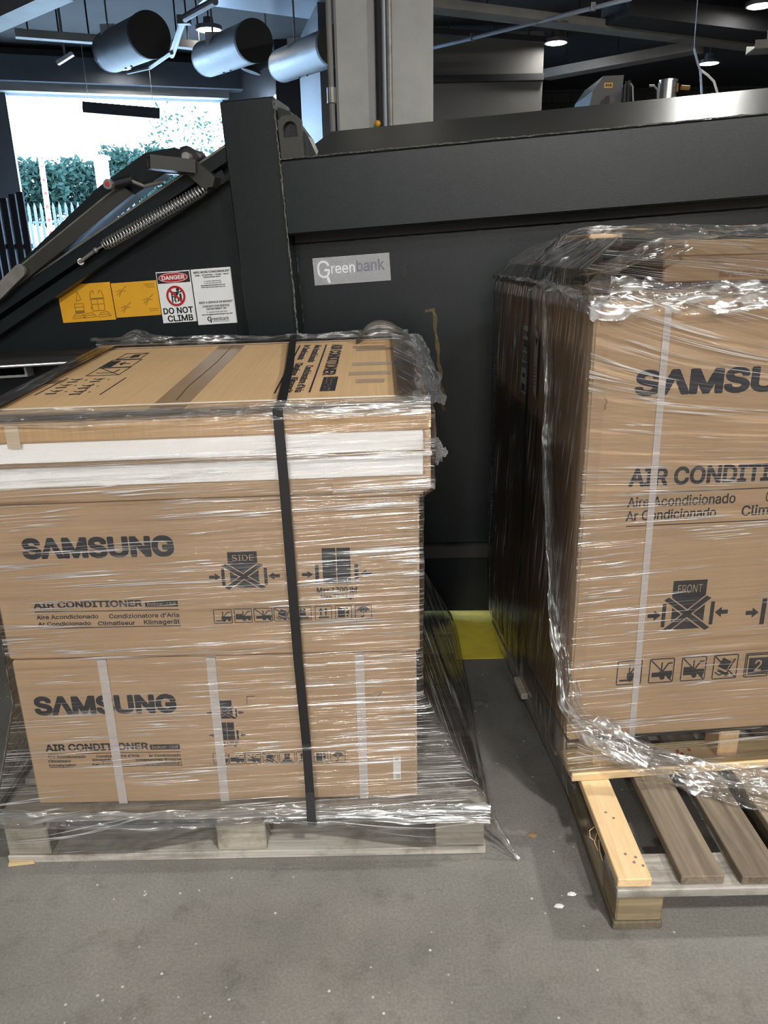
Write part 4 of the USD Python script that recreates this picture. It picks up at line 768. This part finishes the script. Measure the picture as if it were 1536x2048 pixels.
for px in ((1190, 1234), (1440, 1480)):
    a, b = rfront(px[0], 1500)[0], rfront(px[1], 1500)[0]
    for y0 in (.010, .42, .79): obj('block', cbox(a, b, y0, y0+.07, .166, .245, .003), 'wood_new_y', sk)
obj('block', cbox(-.002, .03, .08, .86, .150, .252, .003), 'wood_grey_y', sk)
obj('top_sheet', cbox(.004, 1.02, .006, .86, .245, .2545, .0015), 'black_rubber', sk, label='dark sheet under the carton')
rng = np.random.default_rng(8); st = []
(xa, za), (xb, zb) = rfront(1243, 1520, -.02), rfront(1412, 1508, -.02)
for k in range(26):
    x = xa+(xb-xa)*rng.random(); y = rng.uniform(.005, .07); st.append(affinity.rotate(rect(x-.004, y-.010*rng.random()-.002, x+.004, y+.010*rng.random()), rng.uniform(-50, 50)))
obj('red_stamp', Face((0, 0, .166), (1, 0, 0), (0, 1, 0), (0, 0, 1)).mesh(unary_union(st).intersection(rect(xa, -.018, xb, .084)), thick=.0004), 'red_stamp', sk, label='worn red stamp marks')

HF = 1.317
fc_ = rthing('air_conditioner_carton', 'tall brown air conditioner carton with FRONT clamp symbol on the right pallet', 'cardboard box')
obj('body', cbox(0, 1.06, 0, .40, .2550, HF, .006), 'carton', fc_)
obj('glued_flap', cbox(.004, .032, -.0012, 0, .258, HF-.06), 'carton_fold', fc_)
obj('lid_edge', cbox(.012, 1.05, -.0014, 0, HF-.047, HF-.004), 'carton_fold', fc_)
RF = Face((0, 0, 0), (1, 0, 0), (0, 0, 1), (0, -1, 0))
def rfit(g, a, b): (x0, z0), (x1, z1) = rfront(*a), rfront(*b); return fit(g, x0, x1, z0, z1)
def rtext(s, a, b, bold=True, heavy=0., name='lettering', lam=False): return obj(name, RF.mesh(rfit(lam_text(s, heavy) if lam else text_poly(s, bold, heavy), a, b)), 'carton_ink', fc_)
(x0, z0), (x1, z1) = rfront(1268, 793), rfront(1305, 739)
gw = lam_text('SAMSUNG', .045); Wd = (rfront(1510, 780)[0]-x0)/.593; obj('printed_logo', RF.mesh(fit(gw, x0, x0+Wd, z0, z1)), 'carton_ink', fc_)
ga = text_poly('AIR CONDITIONER', True, .02); gi = text_poly('AIR CONDIT', True, .02)
(x0, z0), (x1, z1) = rfront(1256, 975), rfront(1524, 925); r_ = (ga.bounds[2]-ga.bounds[0])/(gi.bounds[2]-gi.bounds[0]); zb_ = rfront(1256, 974)[1]; ztp = rfront(1268, 937)[1]
obj('lettering', RF.mesh(fit(ga, x0, x0+(x1-x0)*r_, zb_, ztp)), 'carton_ink', fc_)
xr = x0+(x1-x0)*r_
for py in (988, 1053):
    x_, z_ = rfront(1252, py); obj('printed_rule', RF.mesh(rect(x_, z_-.001, xr, z_+.001)), 'carton_ink', fc_)
for s_, a, w_px, h_ in (('Aire Acondicionado', (1254, 1016), 216, 21), ('Ar Condicionado', (1251, 1043), 180, 21)):
    (x0, z0) = rfront(*a); x1 = rfront(a[0]+w_px, a[1]-.06*w_px)[0]; z1 = rfront(a[0], a[1]-h_)[1]; obj('lettering', RF.mesh(fit(text_poly(s_, False, .015), x0, x1, z0, z1)), 'carton_ink', fc_)
    g_ = {'A': "Condizionatore d'Aria", 'B': 'Climatiseur'}['B' if s_[1] == 'r' else 'A']
    xs_ = rfront(1482, 1030)[0] if g_ == 'Climatiseur' else rfront(1530, 1005)[0]; obj('lettering', RF.mesh(fit(text_poly(g_, False, .015), xs_, xs_+.17, z0, z1)), 'carton_ink', fc_)
(x0, z0), (x1, z1) = rfront(1291, 1262), rfront(1465, 1156); z0 = rfront(1325, 1262)[1]; z1 = rfront(1350, 1160)[1]
obj('clamp_symbol', RF.mesh(clamp_no('FRONT', x0, z0, x1-x0, z1-z0)), 'carton_ink', fc_)
obj('clamp_symbol', RF.mesh(clamp_ok(x1+.045, z0, x1-x0, z1-z0)), 'carton_ink', fc_)
ks = ['hand_truck', 'no_fork', 'no_fork_box', 'no_tilt', 'stack_two', 'up', 'keep_heat', 'umbrella']
x0, z0 = rfront(1230, 1372); x1, z1 = rfront(1287, 1318); st_ = rfront(1294, 1369)[0]-x0
for k, kd in enumerate(ks): obj('handling_symbol', RF.mesh(pictogram(kd, x0+k*st_, z0, x1-x0, z1-z0)), 'carton_ink', fc_)
# white strap, leaning a little, and a rubbed mark
xs_t, xs_b = rfront(1334, 640), rfront(1262, 1478)
obj('strap', prism([(xs_t[0]-.008, HF), (xs_t[0]+.008, HF), (xs_b[0]+.008, .256), (xs_b[0]-.008, .256)], -.0022, -.001), 'white_strap', fc_, label='white plastic strap')
x0, z0 = rfront(1205, 815); obj('rub_mark', RF.mesh(unary_union([Point(x0, z0+.012).buffer(.010).difference(Point(x0, z0+.012).buffer(.006)), affinity.scale(Point(x0, z0).buffer(.009), 1, .8), rect(x0-.004, z0-.035, x0-.002, z0-.01)]), thick=.0003), 'carton_dark', fc_, label='grey rubbed scuff')
x0, z0 = rfront(1190, 632); obj('paper_scrap', RF.mesh(Polygon([(x0-.012, z0+.03), (x0+.012, z0+.032), (x0+.008, z0-.002), (x0-.004, z0-.012), (x0-.012, z0-.006)]), lift=.002), 'label_white', fc_, label='torn white tape scrap')
bc = rthing('brown_carton', 'brown carton with white paper labels at the back of the right pallet', 'cardboard box')
obj('body', cbox(-.004, 1.06, .412, .88, .2550, HF+.015, .006), 'carton_dark', bc)
LFc = Face((-.004, 0, 0), (0, -1, 0), (0, 0, 1), (-1, 0, 0))
def lrect(a, b): (y0, z0), (y1, z1) = rleft(*a, x=-.004), rleft(*b, x=-.004); return -y0, z0, -y1, z1
a0, b0, a1, b1 = lrect((1043, 783), (1060, 655)); b1 = rleft(1043, 648, -.004)[1]
pl1 = obj('paper_label', LFc.mesh(rect(a0, b0, a1, b1), lift=.0005), 'label_white', bc, label='white shipping label with large letters')
wd, ht = a1-a0, b1-b0
ink_ = [fit(text_poly('PPL', True, .02), a0+wd*.08, a1-wd*.1, b1-ht*.36, b1-ht*.20), fit(text_poly('5700'), a0+wd*.1, a1-wd*.1, b1-ht*.15, b1-ht*.07), fit(text_poly('M 70'), a0+wd*.1, a1-wd*.3, b1-ht*.62, b1-ht*.54), fit(text_poly('1807'), a0+wd*.1, a1-wd*.4, b1-ht*.76, b1-ht*.70)]
ink_ += [rect(a0+wd*.1, b1-ht*(.40+.03*k), a1-wd*.15, b1-ht*(.412+.03*k)) for k in range(4)]+[rect(a0+wd*.1+wd*.06*k, b0+ht*.03, a0+wd*.13+wd*.06*k, b0+ht*.14) for k in range(10)]
obj('label_print', LFc.mesh(unary_union(ink_), lift=.0012), 'sign_ink', bc)
a0, b0, a1, b1 = lrect((1066, 795), (1078, 660)); pl2 = obj('paper_label', LFc.mesh(Polygon([(a0, b0+.02), (a1, b0), (a1, b1-.01), (a0, b1)]), lift=.0005), 'label_white', bc, label='second white label right of the strap')
wd, ht = a1-a0, b1-b0; obj('label_print', LFc.mesh(unary_union([rect(a0+wd*.2, b0+ht*(.2+.05*k), a1-wd*.3, b0+ht*(.21+.05*k)) for k in range(6)]+[Polygon([(a0+wd*.1, b1-ht*.1), (a1-wd*.1, b1-ht*.14), (a0+wd*.5, b1-ht*.24)])]), lift=.0012), 'sign_ink', bc)
sb = rthing('black_strap', 'black strap down the side of the right stack, beside the labels', 'strap')
y_t, y_b = rleft(1066, 575)[0], rleft(1062, 1330)[0]
obj('strap_run', cbox(-.0062, -.0050, y_t-.010, y_t+.010, .256, HF+.016), 'black_strap', sb); obj('strap_run', cbox(-.0062, 1.06, y_t-.010, y_t+.010, HF+.0155, HF+.0170), 'black_strap', sb)
wb = rthing('timber_bearer', 'short pale timber poking out low beside the right pallet', 'wood piece')
yb_ = rleft(1050, 1325)[0]; obj('bar', cbox(-.020, .008, yb_-.05, yb_+.05, .1445, .165, .003), 'wood_block', wb)
# flat cartons on the top
x0, z0 = rfront(1325, 565, .34); zt_ = rfront(1325, 481, .34)[1]; zl = rfront(1325, 514, .34)[1]
ftc = rthing('flat_carton', 'flat pale-lidded carton lying on top of the tall FRONT carton', 'cardboard box')
obj('body', cbox(x0, 1.05, .342, .86, HF+.018, zl+.004, .004), 'carton', ftc); obj('lid', cbox(x0-.004, 1.054, .338, .864, zl, zt_, .004), 'carton_pale', ftc, label='pale cardboard lid')
FT = Face((0, .342, 0), (1, 0, 0), (0, 0, 1), (0, -1, 0)); (xa, za), (xb, zb) = rfront(1437, 556, .342), rfront(1560, 538, .342); obj('printed_logo', FT.mesh(fit(lam_text('SAMSUNG', .04), xa, xb, za+.002, zb)), 'carton_dark', ftc)
x0b, zb0 = rfront(1182, 528, .60); x1b, _ = rfront(1316, 528, .60); ztb = rfront(1200, 468, .60)[1]
bt = rthing('flat_carton', 'flat brown carton at the back left of the right stack top', 'cardboard box')
x1b = min(x1b, x0-.008)
obj('body', cbox(x0b, x1b, .62, .87, HF+.016, ztb-.035, .004), 'carton_fold', bt); obj('lid', cbox(x0b-.004, x1b+.004, .616, .874, ztb-.036, ztb, .004), 'carton', bt)
obj('strap', cbox(x1b-.05, x1b-.004, .6145, .616, HF+.02, ztb-.05), 'black_rubber', bt)

# ================================================================== stretch film
def film_grid(rows, counts, seed, fine=.003, amp=.0016, uvk=None, fv=48., zlow=None, ribs=None):
    """closed film sleeve: rows of (z, x0, x1, y0, y1); counts: columns on front, right, back, left; returns trimesh, uv"""
    def ring(r):
        z, x0, x1, y0, y1 = r; P = []
        for (a, b), n in zip((((x0, y0), (x1, y0)), ((x1, y0), (x1, y1)), ((x1, y1), (x0, y1)), ((x0, y1), (x0, y0))), counts):
            d = np.array(b)-np.array(a); Lg = max(np.linalg.norm(d), 1e-6); e_ = min(.012/Lg, .3); tt = np.r_[e_*.35, np.linspace(e_, 1-e_, n-2), 1-e_*.35]
            P.append(np.array(a)+tt[:, None]*d)
        P = np.vstack(P); return np.c_[P, np.full(len(P), z)]
    side = np.repeat(np.arange(4), counts); K = [ring(r) for r in rows]; out, vv = [], []; v = 0.
    for i in range(len(K)-1):
        Lg = max(np.linalg.norm(K[i+1]-K[i], axis=1).mean(), abs(rows[i][0]-rows[i+1][0])); n = max(2, int(Lg/fine))
        for t_ in np.arange(n)/n: out.append(K[i]+(K[i+1]-K[i])*t_); vv.append(v+Lg*t_)
        v += Lg
    out.append(K[-1]); vv.append(v); P = np.array(out); vv = np.array(vv)
    d = np.linalg.norm(np.diff(np.vstack([K[len(K)//2], K[len(K)//2][:1]]), axis=0), axis=1); uu = np.r_[0, np.cumsum(d)]
    P = np.concatenate([P, P[:, :1]], 1); U_, V_ = np.meshgrid(uu, vv); S_ = np.r_[side, 0]
    if zlow is not None:
        ww = np.clip((vv-vv[-1]+.09)/.09, 0, 1)[:, None]**1.5; P[:, :, 2] += ww*zlow(P[:, :, 0], P[:, :, 1], S_[None, :])
    if uvk is not None: U_, V_ = uvk(U_, V_, P, S_)
    du = np.gradient(P, axis=1); dv = np.gradient(P, axis=0); N = np.cross(du, dv); N /= np.maximum(np.linalg.norm(N, axis=2, keepdims=True), 1e-9)
    if (N[len(N)//2, counts[0]//2] @ np.array([0, -1, 0])) < 0: N = -N
    q = np.stack([U_*2.2, V_*fv, np.full_like(U_, seed)], -1); q2 = np.stack([U_*5., V_*fv*2.6, np.full_like(U_, seed+9.)], -1); q3 = np.stack([U_*3., V_*9., np.full_like(U_, seed+5.)], -1)
    dsp = amp*(1.6*meshkit.noise(q)+.8*meshkit.noise(q2))+.002*meshkit.noise(q3)
    dsp[:, -1] = dsp[:, 0]; P = P+N*(dsp+.0012)[:, :, None]
    h, w = P.shape[:2]; i = np.arange((h-1)*w).reshape(h-1, w)[:, :-1].ravel()
    Fc = np.vstack([np.c_[i, i+w, i+w+1], np.c_[i, i+w+1, i+1]])
    return trimesh.Trimesh(P.reshape(-1, 3), Fc, process=False), np.c_[U_.ravel(), V_.ravel()]
def wad(c, s, seed, n=2, rough=.55, freq=2.2):
    m = trimesh.creation.icosphere(n+2, 1.0); v = np.array(m.vertices); k = 1+rough*(meshkit.fbm(v*freq+seed, 4, seed)-.5)*2
    # ridged crumple: fold lines where two noises cross
    k -= .25*np.abs(meshkit.noise(v*freq*2+seed+3)-.5)*2
    v = v*k[:, None]*np.asarray(s)+np.asarray(c); return trimesh.Trimesh(v, m.faces, process=False), np.c_[m.vertices[:, 0], m.vertices[:, 2]]
def rope(path, w, th, seed, n=60, k=22, amp=.35, face=(0, -1., .35)):
    """gathered band of film along a path: a wide creased ribbon, thrown into sharp folds that run along it"""
    P = np.asarray(path, float); s_ = np.r_[0, np.cumsum(np.linalg.norm(np.diff(P, axis=0), axis=1))]; n = int(n*1.6); t_ = np.linspace(0, s_[-1], n)
    Q = np.stack([np.interp(t_, s_, P[:, j]) for j in range(3)], 1)
    for _ in range(6): Q[1:-1] = (Q[:-2]+2*Q[1:-1]+Q[2:])/4
    T = np.gradient(Q, axis=0); T /= np.linalg.norm(T, axis=1)[:, None]; A_ = np.asarray(face, float); B_ = np.cross(T, A_); B_ /= np.linalg.norm(B_, axis=1)[:, None]; C_ = np.cross(B_, T)
    ww = np.interp(np.linspace(0, 1, n), np.linspace(0, 1, len(np.atleast_1d(w))), np.atleast_1d(w)) if np.ndim(w) else np.full(n, w)
    f_ = np.linspace(-1, 1, k); tt, ff = np.meshgrid(t_, f_, indexing='ij')
    edge = 1+amp*1.2*(meshkit.noise(np.stack([tt*14, np.sign(ff)*5+seed, ff*0], -1))-.5)
    q = np.stack([tt*9+ff*.6, ff*3.2+seed, np.full_like(tt, seed*1.7)], -1); q2 = np.stack([tt*30, ff*8+seed, np.full_like(tt, seed)], -1); q3 = np.stack([tt*70, ff*14, np.full_like(tt, seed)], -1)
    rid = lambda x: 1-np.abs(2*meshkit.noise(x, seed)-1)
    hgt = th*(2.2*rid(q)+1.1*rid(q2)+.5*meshkit.noise(q3)-1.2)
    V = Q[:, None]+(ff*edge*ww[:, None]*1.5)[..., None]*B_[:, None]+hgt[..., None]*C_[:, None]
    i = np.arange((n-1)*k).reshape(n-1, k)[:, :-1].ravel(); Fc = np.vstack([np.c_[i, i+1, i+k+1], np.c_[i, i+k+1, i+k]])
    return trimesh.Trimesh(V.reshape(-1, 3), Fc, process=False), np.c_[tt.ravel(), (ff*ww[:, None]).ravel()]
def fobj(par, name, mu, mat, smooth=True, label=None): return obj(name, mu[0], mat, par, smooth=smooth, uv=mu[1], label=label)

lf = thing('stretch_film', 'clear creased stretch film wrapped round the left stack of cartons', 'plastic film')
def topz(x, y): return ZT+TX*(x-.094)+TY*(y-1.585)
rows = [(1.131, -.84, .035, 1.66, 2.50), (1.126, -.90, .095, 1.595, 2.555), (1.118, -.922, .106, 1.577, 2.568), (1.06, -.922, .107, 1.577, 2.568), (.945, -.918, .106, 1.578, 2.566), (.925, -.88, .084, 1.580, 2.558), (.55, -.876, .079, 1.580, 2.556), (.44, -.876, .078, 1.579, 2.556), (.155, -.955, .236, 1.545, 2.562), (.122, -.962, .243, 1.538, 2.565), (.075, -.962, .243, 1.540, 2.566)]
def zlowL(x, y, s):
    f_ = np.interp(x, [-.96, -.84, -.66, -.43, -.31, -.19, -.10, .10, .24], [-.02, -.030, -.034, .03, .046, .053, .03, -.036, -.03]); return np.where(s == 0, f_, .02)
def uvL(U_, V_, P, S_):
    k = np.interp(P[:, :, 2], [.1, .2, .5, .9, 1.1], [.10, .05, .035, .05, .03]); fr = (S_ == 0)[None, :]
    V2 = np.where(fr, V_+k*P[:, :, 0], V_+.45*(P[:, :, 1]-1.58)*np.where(S_ == 1, 1, 0)[None, :]); return U_, V2
g_ = film_grid(rows, (64, 40, 20, 30), 1.0, uvk=uvL, zlow=zlowL)
# the part over the lid follows the sagging lid
v = np.array(g_[0].vertices); kk = np.clip((v[:, 2]-.93)/(1.113-.93), 0, 1); v[:, 2] += kk*(TX*(v[:, 0]-.094)+TY*(v[:, 1]-1.585)) - kk*.008; g_ = (trimesh.Trimesh(v, g_[0].faces, process=False), g_[1])
fobj(lf, 'film_sleeve', g_, 'film_front')
fobj(lf, 'film_fold', rope([(-.955, 1.535, .150), (-.6, 1.530, .135), (-.3, 1.532, .150), (-.19, 1.535, .142), (-.05, 1.528, .155), (.24, 1.530, .135)], .016, .004, 3, n=110), 'film_bundle')
fobj(lf, 'film_fold', rope([(-.92, 1.575, 1.1095), (-.4, 1.573, 1.117), (.10, 1.573, 1.126)], .012, .003, 4, n=90), 'film_bundle')
fobj(lf, 'film_fold', rope([(-.92, 1.574, 1.006), (-.3, 1.574, 1.015), (.103, 1.575, 1.0215)], .004, .003, 5, n=90), 'film_bundle')
x_, y_ = tp2(700, 668)
fobj(lf, 'film_fold', rope([(.104, 1.60, 1.118), (.108, 1.9, 1.132), (.106, 2.3, 1.150), (.09, 2.55, 1.160)], .022, .004, 6, n=90), 'film_bundle')
fobj(lf, 'film_fold', rope([(-.92, 2.555, 1.147), (-.4, 2.56, 1.153), (.09, 2.555, 1.164)], .014, .005, 7, n=110, amp=.6), 'film_crumple')
p = onp(280, 668, (0, 2.55, 0), (0, 1, 0)); fobj(lf, 'film_tuft', rope([p+[-.16, 0, -.018], p+[-.06, 0, -.016], p+[-.01, .01, -.006], p+[.04, 0, -.015], p+[.2, 0, -.016]], [.003, .004, .011, .005, .003], .007, 11, n=80, amp=.9), 'film_crumple')
p = onp(877, 902, (0, 1.62, 0), (0, 1, 0)); fobj(lf, 'film_tuft', wad((.117, 1.62, p[2]), (.013, .015, .028), 12, rough=.55, freq=1.6), 'film_crumple'); fobj(lf, 'film_tuft', wad((.131, 1.615, p[2]-.001), (.008, .01, .009), 13, rough=.5), 'film_crumple')
# arched loose loop at the back right of the lid
n_, k_ = 40, 22; V, uv = [], []
a0, a1 = ony(712, 668, 2.50), ony(826, 680, 2.50)
for i in range(n_):
    s_ = i/(n_-1)
    for j in range(k_):
        t_ = j/(k_-1); h = math.sin(math.pi*s_**.8)*(.060)*math.sin(math.pi*t_*.9+.15); x = a0[0]+(a1[0]-a0[0])*s_; y = 2.44+.13*t_
        q = np.array([x, y, topz(x, y)+.004+max(h, 0)]); q += .006*(meshkit.fbm(np.array([[s_*5, t_*4, 1.]]), 3, 2)[0]-.5); V.append(q); uv.append((s_*.2, t_*.2))
ii = np.arange((n_-1)*k_).reshape(n_-1, k_)[:, :-1].ravel(); fobj(lf, 'film_loop', (trimesh.Trimesh(np.array(V), np.vstack([np.c_[ii, ii+k_, ii+k_+1], np.c_[ii, ii+k_+1, ii+1]]), process=False), np.array(uv)), 'film_front')
# loose tail trailing to the floor from the right front corner, and the web at the left corner
def sheet(corners, nu, nv, amp, seed):
    c = np.asarray(corners, float); s_, t_ = np.meshgrid(np.linspace(0, 1, nu), np.linspace(0, 1, nv), indexing='ij'); s_, t_ = s_[..., None], t_[..., None]
    P = c[0]*(1-s_)*(1-t_)+c[1]*s_*(1-t_)+c[2]*s_*t_+c[3]*(1-s_)*t_; n0 = np.cross(c[1]-c[0], c[3]-c[0]); n0 /= np.linalg.norm(n0)
    q = np.concatenate([s_*3, t_*8, np.full_like(s_, seed)], -1); P = P+n0*(amp*(meshkit.fbm(q, 4, seed)-.5)[..., None])
    ii = np.arange((nu-1)*nv).reshape(nu-1, nv)[:, :-1].ravel(); return trimesh.Trimesh(P.reshape(-1, 3), np.vstack([np.c_[ii, ii+nv, ii+nv+1], np.c_[ii, ii+nv+1, ii+1]]), process=False), np.c_[s_.ravel()*.3, t_.ravel()*.3]
fobj(lf, 'film_tail', sheet([(.240, 1.56, .12), onz(1038, 1722, .003), onz(1030, 1716, .003), (.246, 1.66, .06)], 40, 16, .03, 3), 'film_crumple')
fobj(lf, 'film_tail', sheet([(-.90, 1.575, .27), (-.965, 1.545, .15), (-1.06, 1.62, .10), (-.905, 1.70, .22)], 30, 24, .02, 4), 'film_bundle')

rf = rthing('stretch_film', 'clear stretch film wrapped round the right stack, bunched at the front', 'plastic film')
zt1 = zt_+.008
rows = [(zt1, x0b+.10, .98, .45, .82), (zt1-.002, x0b-.012, 1.058, .37, .872), (HF+.060, .02, 1.07, .14, .885), (HF+.012, -.010, 1.075, .004, .892), (HF-.02, -.014, 1.075, -.010, .892), (.70, -.015, 1.075, -.011, .892), (.32, -.014, 1.075, -.010, .892), (.20, -.006, 1.08, -.012, .89), (.06, .028, 1.07, .0, .86)]
def zlowR(x, y, s): return np.where(s == 0, np.interp(x, [-.02, .05, .2, .5, 1.], [.25, .20, .13, .12, .13]), np.where(s == 3, .0, .05))
def uvR(U_, V_, P, S_):
    k = np.interp(P[:, :, 2], [.3, .8, 1.05, 1.2, 1.32], [-.03, -.05, .12, .34, .40]); lx = P[:, :, 0]
    Vf = V_-k*lx*np.exp(-.4*np.maximum(lx, 0)); Ul = V_*1.; Vl = U_*.55+.10*V_
    lf_ = (S_ == 3)[None, :]; return np.where(lf_, Ul, U_), np.where(lf_, Vl, Vf)
fobj(rf, 'film_sleeve', film_grid(rows, (64, 16, 16, 70), 4.0, uvk=uvR, zlow=zlowR, amp=.0011), 'film_fan')
def RL(px, py, out=.02): y, z = rleft(px, py, -out); return (-out, y, z)
def RFp(px, py, out=.03): x, z = rfront(px, py, -out); return (x, -out, z)
fobj(rf, 'film_rope', rope([RL(1092, 575, .016), RL(1092, 640, .016), RL(1094, 800, .016), RL(1092, 900, .017), RL(1100, 1060, .018), RL(1106, 1180, .018), RL(1118, 1290, .02), RFp(1134, 1400, .012), RFp(1170, 1450, .02), RFp(1235, 1482, .035), RFp(1300, 1520, .07)],
     [.010, .008, .008, .009, .010, .012, .012, .014, .022, .026, .024], .007, 21, n=220, amp=.6), 'film_crumple')
def onzl(px, py, z): q = onz(px, py, z)-RO; return (float(q@RX), float(q@RYV), z)
fobj(rf, 'film_rope', rope([RFp(1140, 1440, .014), RFp(1195, 1462, .025), RFp(1260, 1500, .05), onzl(1345, 1535, .185), onzl(1430, 1560, .175), onzl(1500, 1585, .172), onzl(1600, 1600, .172)], [.014, .022, .026, .024, .026, .026, .024], .010, 22, n=200, amp=.6), 'film_crumple')
fobj(rf, 'film_rope', rope([RFp(1200, 1490, .025), RFp(1290, 1513, .05), onzl(1400, 1535, .19), onzl(1480, 1552, .185), onzl(1600, 1560, .185)], [.010, .016, .02, .022, .02], .006, 23, n=160, amp=.6), 'film_bundle')
fobj(rf, 'film_rope', rope([(-.008, .88, HF+.018), (-.010, .5, HF+.02), (-.008, .10, HF+.012), (.02, -.008, HF+.008), (.25, -.010, HF+.008), (.55, -.012, HF+.010), (1.0, -.012, HF+.010)], [.012, .014, .022, .028, .022, .014, .012], .006, 24, n=220, amp=.6), 'film_crumple')
fobj(rf, 'film_rope', rope([(.0, .05, HF+.012), (.10, .22, HF+.05), (.22, .33, HF+.10), (.40, .36, zt_+.006)], [.012, .012, .010, .008], .005, 25, n=100, amp=.6), 'film_crumple')
fobj(rf, 'film_rope', rope([(-.01, .86, HF+.02), (.02, .80, HF+.07), (x0b-.01, .66, ztb+.004), (x0b+.1, .62, ztb+.008), (.6, .40, zt_+.010), (1.0, .36, zt_+.012)], [.008, .010, .012, .014, .014, .012], .006, 26, n=160, amp=.6), 'film_crumple')

for pts_, w_, sd in (([(.0, .10, HF+.010), (.12, .04, HF+.012), (.30, .03, HF+.010), (.6, .03, HF+.008)], [.016, .026, .016, .010], 33), ([(-.008, .60, HF+.016), (.03, .56, HF+.06), (.09, .52, ztb+.0)], [.03, .035, .02], 37), ([(-.008, .30, HF+.014), (.04, .36, HF+.05), (.14, .42, HF+.11)], [.03, .04, .02], 38), ([(.02, .40, HF+.03), (.14, .34, HF+.05), (.24, .32, HF+.08), (.34, .325, HF+.10)], [.012, .018, .016, .01], 34)):
    fobj(rf, 'film_fold', rope(pts_, w_, .006, sd, n=110, amp=.8, face=(-.5, -.3, .8) if sd > 36 else (0, -.5, .85)), 'film_crumple')
# ================================================================== bits on the floor
fs = thing('film_scrap', 'tiny clear film scrap on the floor between the pallets', 'litter')
p = onz(960, 1405, .004); fobj(fs, 'scrap', wad(p, (.022, .010, .004), 31, rough=.8), 'film_crumple')
lv = thing('dead_leaf', 'small brown dead leaf on the floor between the pallets', 'leaf')
p = onz(1065, 1672, .0015); obj('blade', trimesh.Trimesh([p+[-.014, .002, 0], p+[-.002, .010, .003], p+[.013, .004, .001], p+[.004, -.010, .002], p+[0, 0, .004]], [[0, 4, 1], [1, 4, 2], [2, 4, 3], [3, 4, 0], [0, 1, 3], [1, 2, 3]], process=False), 'carton_dark', lv)
for px, py, lab in ((1143, 1788, 'whitish paint crumb on the floor left of the right pallet'), (1118, 1812, 'small splash of white on the floor near the right pallet corner')):
    s_ = thing('debris_crumb', lab, 'litter'); p = onz(px, py, .002); obj('crumb', wad(p, (.010, .006, .002), int(px), rough=.7)[0], 'label_white', s_)
